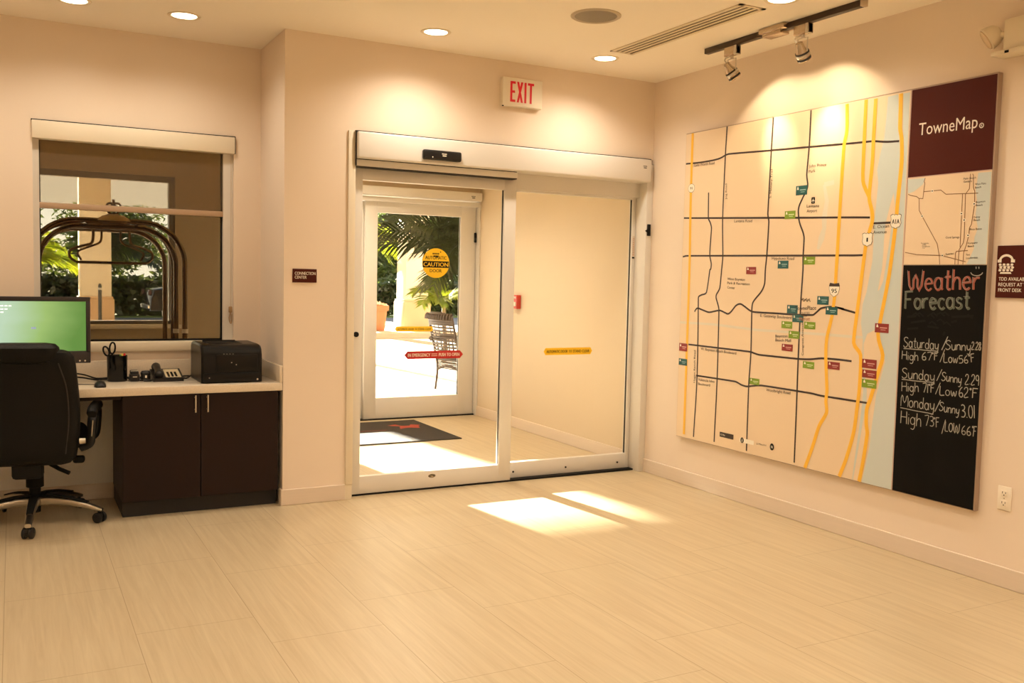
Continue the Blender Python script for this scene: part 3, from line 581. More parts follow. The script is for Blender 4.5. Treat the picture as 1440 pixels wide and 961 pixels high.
downlight(-.70, -2.0, 'recessed ceiling light beside the track light, cut by the picture top')
# added unseen downlights further back, put in to fill the room with light
m = MB(LENS); spots = []
for y in (-2.0, -3.6, -5.2, -6.8, -8.0):
    for x in (-.7, -1.95, -3.3, -4.7, -6.1):
        if (x, y) != (-.7, -2.0): spots.append((x, y))
spots += [(-4.7, .05), (-5.9, .05)]
for x, y in spots: m.lathe([(.0005, -.0015), (.069, -.0015), (.069, .008), (.0005, .008)], (x, y, H), 20)
struct(m, 'ceiling_fill_lights', 'added fill lights, unseen, in the ceiling above and behind the camera', 'ceiling')
for x, y in spots: lamp(None, x, y, e=LAMP_W*(.5 if y > 0 else .66 if x < -3 else .9))
m = MB(LENS)  # unseen lamps added to brighten the vestibule and outer door
for x, y in ((-1.25, 1.2), (-1.25, 2.2)): m.lathe([(.0005, -.0015), (.069, -.0015), (.069, .008), (.0005, .008)], (x, y, 2.6), 20)
struct(m, 'ceiling_vestibule_fill_lights', 'added fill lights, unseen, in the vestibule ceiling', 'ceiling')
for x, y in ((-1.25, 1.2), (-1.25, 2.2)): lamp(None, x, y, 2.588, LAMP_W*2.0)

t = thing('ceiling_speaker', 'round grey speaker grille in the ceiling beside the slotted vent', 'speaker', (-1.335, -1.231, H))
m = MB(mat('speaker_ring', (.50, .42, .31), .5)); m.lathe([(.118, .006), (.118, -.006), (.130, -.010), (.140, -.004), (.140, .004)], (-1.335, -1.231, H), 48); m.build('rim', t)
m = MB(mat('speaker_mesh', (.36, .31, .23), .6, bump=.8, bscale=500)); m.lathe([(.0005, -.011), (.06, -.010), (.119, -.005), (.119, .004), (.0005, .004)], (-1.335, -1.231, H), 48); m.build('grille', t)

t = thing('air_vent', 'long slotted linear air vent in the ceiling', 'vent', (-.72, -1.22, H))
m = MB(mat('vent_frame_paint', (.70, .60, .45), .5)); vx0, vx1, vy0, vy1 = -.825, -.65, -1.83, -.62
m.box(vx0, vy0, H-.006, vx0+.025, vy1, H+.002); m.box(vx1-.025, vy0, H-.006, vx1, vy1, H+.002); m.box(vx0, vy0, H-.006, vx1, vy0+.02, H+.002); m.box(vx0, vy1-.02, H-.006, vx1, vy1, H+.002)
m.build('frame', t, smooth=False)
m = MB(mat('vent_blade', (.72, .62, .47), .5))
sw = (vx1-vx0-.05)/4
for k in range(3): m.box(vx0+.025+.018+k*.0357, vy0+.02, H-.005, vx0+.025+.0357+k*.0357, vy1-.02, H+.001)
m.build('blades', t, smooth=False)
m = MB(mat('vent_dark_slot', (.10, .075, .05), .8)); m.box(vx0+.02, vy0+.015, H-.0015, vx1-.02, vy1-.015, H+.001); m.build('slots', t, smooth=False)

# track light with two spot heads
tx = -.345
t = thing('track_light', 'dark ceiling track light with two nickel spot heads aimed at the map board', 'track light', (tx, -1.58, H))
m = MB(mat('dark_bronze_track', (.055, .035, .022), .4, metal=.5)); m.box(tx-.018, -2.205, H-.034, tx+.018, -.985, H, bev=.003); m.build('track', t)
m = MB(NICKEL); m.box(tx-.019, -2.225, H-.035, tx+.019, -2.205, H, bev=.003); m.build('end_cap', t)
m = MB(NICKEL); m.box(tx-.035, -1.66, H-.05, tx+.035, -1.515, H, bev=.004); m.box(tx-.05, -1.70, H-.03, tx+.05, -1.50, H-.001, bev=.004); m.build('power_feed', t)
def spot_head(y, aim):
    m = MB(NICKEL); m.box(tx-.019, y-.055, H-.088, tx+.019, y+.055, H-.034, bev=.005); m.m(CHROME); m.box(tx-.021, y-.055, H-.089, tx+.021, y-.032, H-.034, bev=.004)
    hd = m.build('spot_head', t)
    c = Vector((tx, y, H-.185)); d = aim.normalized()
    q = d.to_track_quat('Z', 'Y').to_matrix()
    m = MB(CHROME); m.tube([(tx, y, H-.088), (tx, y, H-.105)], .009, 10)
    u = Vector((0, 1, 0)); s = .036
    for k in (-1, 1): m.tube([Vector((tx, y, H-.105)), Vector((tx, y, H-.107))+u*s*k, c+u*s*k], .0035, 8)
    m.tube(smooth_line([(tx, y+.01, H-.088), (tx-.03, y+.03, H-.11), (tx-.02, y+.012, H-.14), c-d*.03]), .004, 8)
    m.build('yoke', hd)
    m = MB(NICKEL); m.lathe([(.012, -.062), (.020, -.058), (.024, -.03), (.036, -.005), (.038, .0), (.038, .042), (.034, .046), (.030, .044)], c, 28, q)
    m.m(DARKGAP); m.lathe([(.0385, -.006), (.039, -.004), (.039, .002), (.0385, .004)], c, 28, q); m.lathe([(.0385, .026), (.039, .028), (.039, .036), (.0385, .038)], c, 28, q); m.m(CHROME); m.lathe([(.0395, .004), (.0405, .008), (.0405, .014), (.0395, .018)], c, 28, q); m.build('lamp_shade', hd)  # dark bands painted round the shade to deepen its shading contrast
    m = MB(LENS); m.lathe([(.0005, .030), (.031, .034), (.031, .026), (.0005, .024)], c, 20, q); m.build('bulb', hd)
    for w_, a_, b_ in ((17, 44, 1.0), (4.2, 124, .3)):      # the beam and its wider spill
        l = bpy.data.lights.new('spot_bulb_light', 'SPOT'); l.energy = w_; l.color = (1, .80, .50); l.spot_size = math.radians(a_); l.spot_blend = b_; l.shadow_soft_size = .02
        o = bpy.data.objects.new('spot_bulb_light', l); COL.objects.link(o); o.parent = hd
        o.location = c+d*.055-ORI[hd.name]; o.rotation_euler = d.to_track_quat('-Z', 'Y').to_euler()
spot_head(-1.225, Vector((.42, -.13, -.55)))
spot_head(-1.80, Vector((.42, .10, -.55)))

# ------------------------------------------------------------------ exit sign and wall signs
t = thing('exit_sign', 'white EXIT sign with red letters above the sliding door', 'exit sign', (-1.14, 0, 2.6))
m = MB(mat('exit_housing', (.80, .74, .62), .4)); m.box(-1.293, -.045, 2.597, -.985, 0, 2.787, bev=.008, seg=3); m.m(BLACKM); m.box(-1.29, -.04, 2.592, -1.28, -.03, 2.598); m.build('housing', t)
m = MB(REDLIT); P = on_front(-.045)
x0 = -1.236; w, g, z0, z1, s = .040, .0195, 2.625, 2.762, .016
def R_(a0, b0, a1, b1): flat(m, P, [(a0, b0), (a1, b0), (a1, b1), (a0, b1)], .001)
R_(x0, z0, x0+s, z1); R_(x0+s, z0, x0+w, z0+s); R_(x0+s, z1-s, x0+w, z1); R_(x0+s, .5*(z0+z1)-s/2, x0+w-.004, .5*(z0+z1)+s/2)
a = x0+w+.010; b = a+.048
flat(m, P, [(a, z0), (a+s, z0), (b, z1), (b-s, z1)], .001); flat(m, P, [(a, z1), (a+s, z1), (b, z0), (b-s, z0)], .0014)
a = b+.010; R_(a, z0, a+s, z1)
a = a+s+.010; R_(a, z1-s, a+.048, z1); R_(a+.016, z0, a+.016+s, z1-s)
m.build('letters', t, smooth=False)

t = thing('room_sign', 'small maroon CONNECTION CENTER sign on the wall left of the door', 'sign', (-2.617, 0, 1.38))
m = MB(MAROON); m.box(-2.692, -.008, 1.383, -2.542, 0, 1.466, bev=.0015, seg=1); m.build('plate', t)
m = MB(PAPER); P = on_front(-.008); put_text(m, P, 'CONNECTION', (-2.679, 1.430), (-2.550, 1.430), .019, .0006, .015); put_text(m, P, 'CENTER', (-2.679, 1.406), (-2.606, 1.406), .019, .0006, .015); m.build('lettering', t, smooth=False)

t = thing('telephone_sign', 'maroon TDD sign with a telephone symbol beside the map board', 'sign', (0, -2.92, 1.4))
m = MB(MAROON); m.box(-.009, -3.045, 1.396, 0, -2.796, 1.646, bev=.0015, seg=1); m.build('plate', t)
m = MB(PAPER); P = on_right(-.009)
for k, s_ in enumerate(('TDD AVAILABLE UPON', 'REQUEST AT THE', 'FRONT DESK')):
    put_text(m, P, s_, (2.812, 1.478-.0265*k), (2.812+.0118*len(s_), 1.478-.0265*k), .0175, .0006, .012)
m.build('lettering', t, smooth=False)
m = MB(PAPER)
cx, cz = 2.845, 1.585
arc = [(cx+.032*math.cos(a), cz-.012+.026*math.sin(a)) for a in [math.pi*k/10 for k in range(11)]]
ribbon(m, P, arc, [.014]+[.011]*9+[.014], .0006)
for sx in (-1, 1): flat(m, P, [(cx+sx*.034-.010, cz-.02), (cx+sx*.034+.010, cz-.02), (cx+sx*.034+.010, cz-.006), (cx+sx*.034-.010, cz-.006)], .0007)
for r in range(3):
    n_ = 4
    for k in range(n_):
        a = cx-.030+k*.020+(.004 if r == 1 else 0); disc(m, P, (a, cz-.030-r*.014), .0078, .0052, .0006, 10)
    if r < 2: flat(m, P, [(cx-.036, cz-.0385-r*.014), (cx+.036, cz-.0385-r*.014), (cx+.036, cz-.036-r*.014), (cx-.036, cz-.036-r*.014)], .0007)
flat(m, P, [(cx-.03, cz-.074), (cx+.03, cz-.074), (cx+.026, cz-.066), (cx-.026, cz-.066)], .0006)
m.build('telephone_symbol', t, smooth=False)

t = thing('wall_outlet', 'white duplex power outlet low on the wall right of the chalkboard', 'outlet', (0, -2.903, .43))
m = MB(mat('outlet_plastic', (.84, .76, .64), .35)); m.box(-.007, -2.938, .374, 0, -2.868, .490, bev=.003); m.build('plate', t)
P = on_right(-.007)
for zc in (.456, .408):
    m = MB(mat('outlet_plastic', (.84, .76, .64), .35)); m.box(-.0095, -2.92, zc-.014, -.006, -2.886, zc+.014, bev=.0015); m.m(BLACKM)
    P2 = on_right(-.0095); flat(m, P2, [(2.893, zc-.001), (2.896, zc-.001), (2.896, zc+.009), (2.893, zc+.009)], .0004); flat(m, P2, [(2.909, zc-.001), (2.912, zc-.001), (2.912, zc+.008), (2.909, zc+.008)], .0004); disc(m, P2, (2.903, zc-.008), .003, h=.0004)
    m.build('receptacle', t)
m = MB(NICKEL); disc(m, P, (2.903, .432), .003, h=.0006); m.build('screw', t, smooth=False)

t = thing('emergency_light', 'white emergency light on the wall high above the map board corner', 'emergency light', (0, -2.95, 2.55))
EL = mat('emergency_housing', (.72, .63, .48), .4)
m = MB(EL); m.box(-.085, -3.13, 2.555, 0, -2.815, 2.70, bev=.008); m.box(-.10, -3.13, 2.535, 0, -2.765, 2.557, bev=.006); m.m(BLACKM); m.box(-.102, -2.858, 2.539, -.098, -2.838, 2.550); m.build('housing', t)
m = MB(EL); q = Vector((-.55, .62, -.56)).normalized().to_track_quat('Z', 'Y').to_matrix()
m.lathe([(.001, -.045), (.028, -.042), (.044, -.028), (.052, -.005), (.056, .022), (.052, .026)], (-.07, -2.745, 2.638), 28, q); m.cyl((-.06, -2.82, 2.635), (-.068, -2.765, 2.64), .016, seg=14); m.build('lamp_head', t)
m = MB(mat('emergency_lens', (.62, .47, .30), .15)); m.lathe([(.001, .020), (.051, .020), (.048, .031), (.001, .036)], (-.07, -2.745, 2.638), 28, q); m.build('lens', t)

t = thing('fire_alarm_pull', 'red fire alarm pull station on the vestibule wall behind the glass', 'fire alarm', (.06, 2.15, 1.2))
m = MB(mat('alarm_red', (.50, .035, .02), .4)); m.box(.012, 2.10, 1.15, .06, 2.20, 1.28, bev=.006); m.build('body', t)
m = MB(PAPER); m.box(.002, 2.112, 1.175, .014, 2.188, 1.215, bev=.004); Pw = on_right(.012); m.m(PAPER); put_text(m, Pw, 'FIRE', (-2.185, 1.245), (-2.115, 1.245), .022, .0008, .02); m.build('pull_handle', t)

# ------------------------------------------------------------------ the map board
tb = thing('map_board', 'large wall board with a cream road map, maroon title panel and black chalkboard', 'map board', (0, -1.6, .34))
XB = -.035
Y0, Y1, YM = -.424, -2.763, -2.283
ZB, ZT = .344, 2.468
m = MB(EDGE); m.box(-.034, Y1-.006, ZB-.004, -.001, Y0+.004, ZT+.006, bev=.002, seg=1); m.build('backing_panel', tb)
D = MAPDATA; P = on_right(XB)
def R4(mb, Pn, a0, b0, a1, b1, h): flat(mb, Pn, [(a0, b0), (a1, b0), (a1, b1), (a0, b1)], h)
m = MB(MAPCREAM); m.box(XB, YM+.006, ZB, -.033, Y0, ZT)
m.m(MAPBLUE)
amax, amin = -YM-.006, -Y0
cl = lambda pts: [(min(max(a, amin), amax), min(max(b, ZB), ZT)) for a, b in pts]
for q in D['water']: flat(m, P, cl(q), .0004)
m.m(MAPCREAM); 
for q in D['island']: flat(m, P, cl(q), .0006)
m.m(mat('map_canal_blue', (.68, .62, .50), .5))
ribbon(m, P, cl(D['canal'][0]), .016, .0005)
ribbon(m, P, cl(D['canal'][1]), .028, .0005); ribbon(m, P, cl(D['canal'][2]), [.02, .03, .04, .03, .045, .02], .00055)
m.m(MAPROAD)
for i, q in enumerate(D['road']): ribbon(m, P, smooth_line([Vector(v).to_3d() for v in cl(q)], 4), .0115, .0009+.00002*i)
m.build('map_face', tb, smooth=False); mapf = bpy.data.objects['map_face']
for i, q in enumerate(D['highway']):
    m = MB(MAPGOLD); ribbon(m, P, smooth_line([Vector(v).to_3d() for v in cl(q)], 4), .024, .0013+.00006*i); m.build('highway_line', mapf, smooth=False)
for s_, (a, b), hh in D['map_text']:
    m = MB(MAPTXT); put_text(m, P, s_, a, b, hh*.9, .0017, .006); m.build('place_name', mapf, smooth=False)
for c_, (a, b) in D['tag']:
    m = MB({'teal': TEAL, 'green': GREEN, 'red': RED}[c_]); a0, b0, a1, b1 = a[0], b[1], b[0], a[1]; R4(m, P, a0, b0, a1, b1, .0017)
    m.m({'teal': mat('teal_print', (.25, .42, .40), .5), 'green': mat('green_print', (.62, .68, .35), .5), 'red': mat('red_print', (.60, .30, .26), .5)}[c_])
    w_, h_ = a1-a0, b1-b0
    R4(m, P, a0+.36*w_, b0+.48*h_, a1-.12*w_, b0+.60*h_, .0021); R4(m, P, a0+.42*w_, b0+.28*h_, a1-.22*w_, b0+.35*h_, .0021)
    m.m(PAPER); flat(m, P, [(a0+.10*w_, b0+.58*h_), (a0+.26*w_, b0+.58*h_), (a0+.22*w_, b0+.80*h_), (a0+.16*w_, b0+.95*h_), (a0+.12*w_, b0+.78*h_)], .0021)
    o = m.build('place_tag', mapf, smooth=False); o['label'] = c_+' place tag'
S = D['spots']
def shield(mb, c, w, h, n=0):
    pts = [(-.5, .42), (-.30, .5), (-.12, .43), (0, .5), (.12, .43), (.30, .5), (.5, .42), (.44, .15), (.5, -.12), (.38, -.36), (.15, -.42), (0, -.5), (-.15, -.42), (-.38, -.36), (-.5, -.12), (-.44, .15)]
    mb.m(MAPTXT); flat(mb, P, [(c[0]+x*w*1.08, c[1]+y*h*1.08) for x, y in pts], .0019)
    mb.m(PAPER); flat(mb, P, [(c[0]+x*w, c[1]+y*h) for x, y in pts], .0022)
def mid_text(mb, s_, c, w, h, hh=.0026): put_text(mb, P, s_, (c[0]-w/2, c[1]-h/2), (c[0]+w/2, c[1]-h/2), h, hh, .03)
m = MB(PAPER); c = S['a1a']; shield(m, c, .066, .075); m.m(BLACKM); mid_text(m, 'A1A', c, .048, .026); m.build('route_shield', mapf, smooth=False)
m = MB(PAPER); c = S['us1']; shield(m, c, .068, .072); m.m(BLACKM); mid_text(m, '1', c, .009, .024); m.build('route_shield', mapf, smooth=False)
m = MB(MAPTXT); c = S['i95']; w_, h_ = .074, .078
pts = [(-.5, .32), (-.42, .5), (0, .44), (.42, .5), (.5, .32), (.5, .05), (.36, -.28), (0, -.5), (-.36, -.28), (-.5, .05)]
flat(m, P, [(c[0]+x*w_*1.06, c[1]+y*h_*1.06) for x, y in pts], .0019); m.m(PAPER); flat(m, P, [(c[0]+x*w_, c[1]+y*h_) for x, y in pts[3:] if y < .4]+[(c[0]-.5*w_, c[1]+.26*h_), (c[0]+.5*w_, c[1]+.26*h_)], .0022)
m.m(BLACKM); mid_text(m, '95', (c[0], c[1]-.004), .040, .025); m.build('route_shield', mapf, smooth=False)
m = MB(MAPTXT); c = S['oval']; disc(m, P, c, .036, .031, .0019); m.m(PAPER); disc(m, P, c, .034, .029, .0022); m.m(BLACKM); mid_text(m, '91', c, .024, .018); m.build('route_shield', mapf, smooth=False)
m = MB(BLACKM); c = S['plane']; flat(m, P, [(c[0]+x, c[1]+y) for x, y in ((-.014, -.014), (-.011, -.019), (.011, -.019), (.014, -.014), (.014, .014), (.011, .019), (-.011, .019), (-.014, .014))], .0019)
m.m(PAPER); flat(m, P, [(c[0]+x*.012, c[1]+y*.014) for x, y in ((0, 1), (.15, .5), (.15, .3), (1, -.25), (1, -.45), (.15, -.15), (.12, -.6), (.4, -.9), (-.4, -.9), (-.12, -.6), (-.15, -.15), (-1, -.45), (-1, -.25), (-.15, .3), (-.15, .5))], .0022); m.build('airport_symbol', mapf, smooth=False)
m = MB(MAPTXT); (a0, b1), (a1, b0) = D['legend']; R4(m, P, a0, b0, a1, b1, .0017); m.m(PAPER); put_text(m, P, '1/2 Mile', (a0+.008, .5*(b0+b1)-.006), (a0+.052, .5*(b0+b1)-.006), .012, .0021); m.build('scale_bar', mapf, smooth=False)
m = MB(PAPER); (a0, b1), (a1, b0) = D['legend_white']; R4(m, P, a0, b0, a1, b1, .0017); c = S['walk']; m.m(BLACKM); disc(m, P, c, .0155, .018, .0021); m.m(PAPER); disc(m, P, (c[0], c[1]+.008), .003, h=.0024, seg=8); flat(m, P, [(c[0]-.004, c[1]+.004), (c[0]+.004, c[1]+.004), (c[0]+.003, c[1]-.012), (c[0]-.003, c[1]-.012)], .0024)
m.build('walking_symbol', mapf, smooth=False)
m = MB(BLACKM); c = S['north']; disc(m, P, c, .018, .022, .0021); m.m(PAPER); mid_text(m, 'N', c, .014, .018, .0024); m.build('north_symbol', mapf, smooth=False)
# hotel mark in the middle of the map
m = MB(MAPTXT); put_text(m, P, 'TownePlace', (1.520, 1.283), (1.690, 1.293), .025, .0024, .008)
ribbon(m, P, [(1.565, 1.338), (1.577, 1.352), (1.590, 1.338), (1.603, 1.352), (1.616, 1.338), (1.629, 1.352), (1.642, 1.338)], .004, .0024)
ribbon(m, P, [(1.572, 1.345), (1.584, 1.357), (1.597, 1.345), (1.610, 1.357), (1.623, 1.345), (1.636, 1.357)], .003, .0026)
put_text(m, P, 'SUITES', (1.575, 1.262), (1.640, 1.266), .012, .0024, .01); R4(m, P, 1.575, 1.251, 1.620, 1.256, .0024)
m.m(mat('mark_red_brown', (.36, .09, .03), .5)); put_text(m, P, 'Marriott', (1.560, 1.222), (1.645, 1.227), .022, .0024, .01); m.build('hotel_mark', mapf, smooth=False)

# title panel
m = MB(MAROON); m.box(XB, Y1, 2.013, -.033, YM, ZT-.002); tp = m.build('title_panel', tb, smooth=False)
m = MB(PAPER); (a, b) = D['title']; put_text(m, P, 'TowneMap', (2.336, 2.226), (2.672, 2.222), .066, .0008, 0); c = (2.694, 2.230); ribbon(m, P, [(c[0]+.011*math.cos(k*.524), c[1]+.011*math.sin(k*.524)) for k in range(12)], .004, .0008, True); put_text(m, P, 'R', (c[0]-.004, c[1]-.006), (c[0]+.005, c[1]-.006), .012, .0008)
m.build('title_lettering', tp, smooth=False)
# small area map
m = MB(MAPCREAM); m.box(XB, Y1, 1.556, -.033, YM, 2.009)
cl2 = lambda pts: [(min(max(a, -YM), -Y1), min(max(b, 1.556), 2.009)) for a, b in pts]
m.m(MAPBLUE)
for q in D['inset_water']: flat(m, P, cl2(q), .0004)
m.m(INSETLINE)
for i, q in enumerate(D['inset_line']): ribbon(m, P, cl2(q), .0038, .0009+.00002*i)
im = m.build('area_map', tb, smooth=False)
for s_, (a, b), hh in D['inset_text']:
    m = MB(MAPTXT); put_text(m, P, s_, a, b, hh, .0013, .01); m.build('place_name', im, smooth=False)
for c in D['inset_dot']:
    m = MB(PAPER); disc(m, P, c, .008, h=.0013, seg=12); m.m(MAPTXT); R4(m, P, c[0]-.004, c[1]-.003, c[0]+.004, c[1]+.003, .0016)
    m.build('route_marker', im, smooth=False)
# chalkboard
m = MB(CHALKB); m.box(XB, Y1, ZB, -.033, YM, 1.552); cb = m.build('chalkboard', tb, smooth=False)
m = MB(mat('divider_strip', (.50, .34, .27), .5)); m.box(-.0365, YM, ZB, -.033, YM+.006, ZT); m.box(-.0362, Y1, 2.009, -.033, YM, 2.013); m.build('divider', tb, smooth=False)

# hand lettering: strokes in a unit box (capital height 1, width w)
def arc_(cx, cy, rx, ry, a0, a1, n=9): return [(cx+rx*math.cos(math.radians(a0+(a1-a0)*k/(n-1))), cy+ry*math.sin(math.radians(a0+(a1-a0)*k/(n-1)))) for k in range(n)]
G = {
 'W': (1.0, [[(0, 1), (.25, 0), (.5, .75), (.75, 0), (1, 1)]]), 'F': (.55, [[(0, 0), (.03, 1)], [(.0, 1), (.55, 1.02)], [(.02, .55), (.42, .57)]]),
 'S': (.6, [[(.58, .88), (.4, 1), (.15, .95), (.05, .78), (.2, .58), (.45, .45), (.56, .25), (.4, .05), (.15, 0), (0, .15)]]),
 'H': (.6, [[(0, 0), (.02, 1)], [(.6, 0), (.58, 1)], [(.02, .52), (.58, .54)]]), 'L': (.5, [[(.03, 1), (0, .02), (.5, 0)]]),
 'M': (.85, [[(0, 0), (.1, 1), (.42, .35), (.74, 1), (.85, 0)]]), 'O': (.65, [arc_(.32, .45, .32, .45, 90, 450, 14)]),
 'a': (.5, [arc_(.22, .3, .22, .3, 30, 390, 12), [(.44, .6), (.44, .1), (.5, 0)]]), 'e': (.48, [[(.03, .32), (.45, .36)]+arc_(.24, .3, .22, .3, 20, 320, 11)]),
 't': (.36, [[(.18, .95), (.16, .12), (.24, 0), (.36, .05)], [(0, .62), (.36, .64)]]), 'h': (.46, [[(0, 0), (.02, 1)], [(.01, .35), (.15, .58), (.34, .58), (.42, .4), (.44, 0)]]),
 'r': (.36, [[(0, .6), (.02, 0)], [(.02, .35), (.14, .55), (.36, .58)]]), 'o': (.48, [arc_(.24, .3, .23, .3, 90, 450, 12)]), 'c': (.44, [arc_(.24, .3, .23, .3, 45, 320, 10)]),
 's': (.4, [[(.38, .5), (.22, .6), (.06, .5), (.1, .36), (.32, .26), (.36, .1), (.18, 0), (0, .08)]]), 'u': (.46, [[(0, .6), (.03, .15), (.16, 0), (.34, .06), (.42, .3)], [(.43, .6), (.44, 0)]]),
 'd': (.5, [arc_(.22, .28, .22, .28, 30, 390, 12), [(.45, 1), (.44, .1), (.5, 0)]]), 'y': (.46, [[(0, .6), (.06, .2), (.22, .1), (.38, .25)], [(.44, .62), (.4, -.1), (.28, -.36), (.06, -.34)]]),
 'n': (.46, [[(0, .6), (.01, 0)], [(.01, .36), (.16, .58), (.34, .56), (.42, .4), (.44, 0)]]), 'i': (.12, [[(.06, .6), (.06, 0)], [(.05, .8), (.08, .84)]]),
 'g': (.48, [arc_(.22, .3, .22, .28, 30, 390, 12), [(.45, .6), (.44, -.15), (.3, -.38), (.06, -.32)]]), 'w': (.62, [[(0, .6), (.15, .02), (.31, .45), (.46, .02), (.62, .6)]]),
 '0': (.5, [arc_(.25, .5, .24, .5, 90, 450, 14)]), '1': (.12, [[(.06, 1), (.05, 0)]]), '2': (.5, [[(.02, .78), (.14, .98), (.36, .98), (.46, .78), (.36, .5), (.0, .02), (.5, .04)]]),
 '3': (.5, [[(.04, .92), (.25, 1), (.45, .85), (.38, .6), (.18, .54), (.42, .46), (.5, .25), (.34, .03), (.02, .05)]]), '5': (.5, [[(.48, 1), (.08, .98), (.05, .6), (.3, .62), (.48, .4), (.38, .08), (.0, .03)]]),
 '6': (.5, [[(.42, 1), (.16, .75), (.03, .35), (.12, .05), (.35, 0), (.48, .2), (.38, .42), (.12, .38), (.04, .25)]]), '7': (.5, [[(0, .98), (.5, 1), (.2, 0)]]),
 '8': (.5, [[(.44, .85), (.25, 1), (.06, .82), (.2, .58), (.44, .3), (.36, .04), (.12, .03), (.04, .25), (.28, .55), (.45, .82)]]), '9': (.5, [arc_(.22, .72, .2, .26, 0, 360, 11), [(.43, .75), (.44, .3), (.4, 0)]]),
 '/': (.3, [[(0, 0), (.3, 1)]]), '.': (.12, [[(.04, .02), (.08, .06)]]), '°': (.18, [arc_(.09, .9, .07, .08, 0, 360, 8)]), '_': (1, []),
}
rj = random.Random(3)
def chalk_text(mb, s_, a, b, hh, wd, h=.0012):
    if s_ == '_':
        n = 6; ribbon(mb, P, [(a[0]+(b[0]-a[0])*k/n, a[1]+(b[1]-a[1])*k/n+rj.uniform(-.0012, .0012)) for k in range(n+1)], wd, h); return
    gap = .14; tot = sum(G[c][0]+gap for c in s_)-gap
    L = math.hypot(b[0]-a[0], b[1]-a[1]); dx, dy = (b[0]-a[0])/L, (b[1]-a[1])/L; sx = L/tot; x = 0
    for c in s_:
        wc, st = G[c]; jy = rj.uniform(-.03, .03)
        for q in st:
            pts = [((x+u)*sx, (v+jy+rj.uniform(-.012, .012))*hh) for u, v in q]
            pts = [(a[0]+dx*u-dy*v, a[1]+dy*u+dx*v) for u, v in pts]
            if len(pts) > 2: pts = smooth_line([Vector((*q_, 0)) for q_ in pts], 3)
            ribbon(mb, P, pts, wd*rj.uniform(.85, 1.15), h+rj.uniform(0, .0004))
        x += wc+gap
for ln in D['chalk']:
    m = MB(CHALKW)
    for s_, (a, b), hh in ln: chalk_text(m, s_, a, b, hh or .02, .0042)
    m.build('chalk_line', cb, smooth=False)
for ln, mm, col in zip(D['chalk_head'], (CHALKP, CHALKG), ('pink chalk heading', 'grey green chalk heading')):
    m = MB(mm)
    for s_, (a, b), hh in ln:
        chalk_text(m, s_, a, b, hh, .0115)
        m.m(CHALKW); chalk_text(m, s_, (a[0]-.006, a[1]+.002), (b[0]-.006, b[1]+.002), hh, .0016, .0022); m.m(mm)
    o = m.build('chalk_heading', cb, smooth=False); o['label'] = col
m = MB(CHALKS)
for q in D['smear']: ribbon(m, P, q, .012, .0006)
for k in range(14):
    a = 2.31+rj.random()*.40; b = 1.25+rj.random()*.13; ribbon(m, P, [(a, b), (a+.02, b+.012), (a+.045, b-.006)], .008, .0005)
m.build('chalk_smear', cb, smooth=False)
m = MB(CHALKW); c = D['smile']; ribbon(m, P, [(c[0]+.032*math.cos(a), c[1]+.004+.018*math.sin(a)) for a in [math.pi*(1.03+.94*k/8) for k in range(9)]], .0045, .0012)
for dx in (-.005, .010): ribbon(m, P, [(c[0]+dx, c[1]+.030), (c[0]+dx+.001, c[1]+.020)], .0045, .0012)
m.build('smiley_face', cb, smooth=False)

# ------------------------------------------------------------------ desk, cabinet and what stands on them
CT = .765
t = thing('countertop', 'beige speckled stone countertop along the alcove under the window', 'countertop', (-4.0, .3, .715))
m = MB(QUARTZ); m.box(-6.2, .002, .717, XJ-.001, YA-.001, CT, bev=.004); m.build('slab', t)
m = MB(ESPRESSO); m.box(-6.2, .03, .695, -3.665, .05, .717); m.build('apron', t, smooth=False)
m = MB(QUARTZ); m.box(-6.2, YA-.021, CT, XJ-.001, YA-.001, CT+.105, bev=.003); tag(m.build('backsplash'), 'beige stone backsplash strip along the wall behind the printer and telephone', 'backsplash')
m = MB(QUARTZ); m.box(XJ-.021, .002, CT, XJ-.001, YA-.022, CT+.105, bev=.003); tag(m.build('side_splash'), 'short beige stone side splash on the alcove corner right of the printer', 'backsplash')
t = thing('base_cabinet', 'dark espresso two-door cabinet under the countertop', 'cabinet', (-3.22, .3, 0))
cx0, cx1, cy0 = -3.66, -2.768, .018
m = MB(ESPRESSO); m.box(cx0, cy0+.018, .095, cx1, YA-.015, .716); m.build('body', t, smooth=False)
m = MB(ESPTOE); m.box(cx0+.004, .072, 0, cx1, YA-.015, .096); m.build('toe_kick', t, smooth=False)
for a, b, hx in ((cx0+.001, -3.2305, -3.262), (-3.2275, cx1-.001, -3.192)):
    m = MB(ESPRESSO); m.box(a, cy0, .098, b, cy0+.018, .714, bev=.0015, seg=1); d = m.build('door', t)
    m = MB(CHROME); m.tube([(hx, cy0-.028, .607), (hx, cy0-.028, .708)], .0048, 10)
    for z in (.622, .693): m.cyl((hx, cy0, z), (hx, cy0-.028, z), .004, seg=8)
    m.build('handle', d)

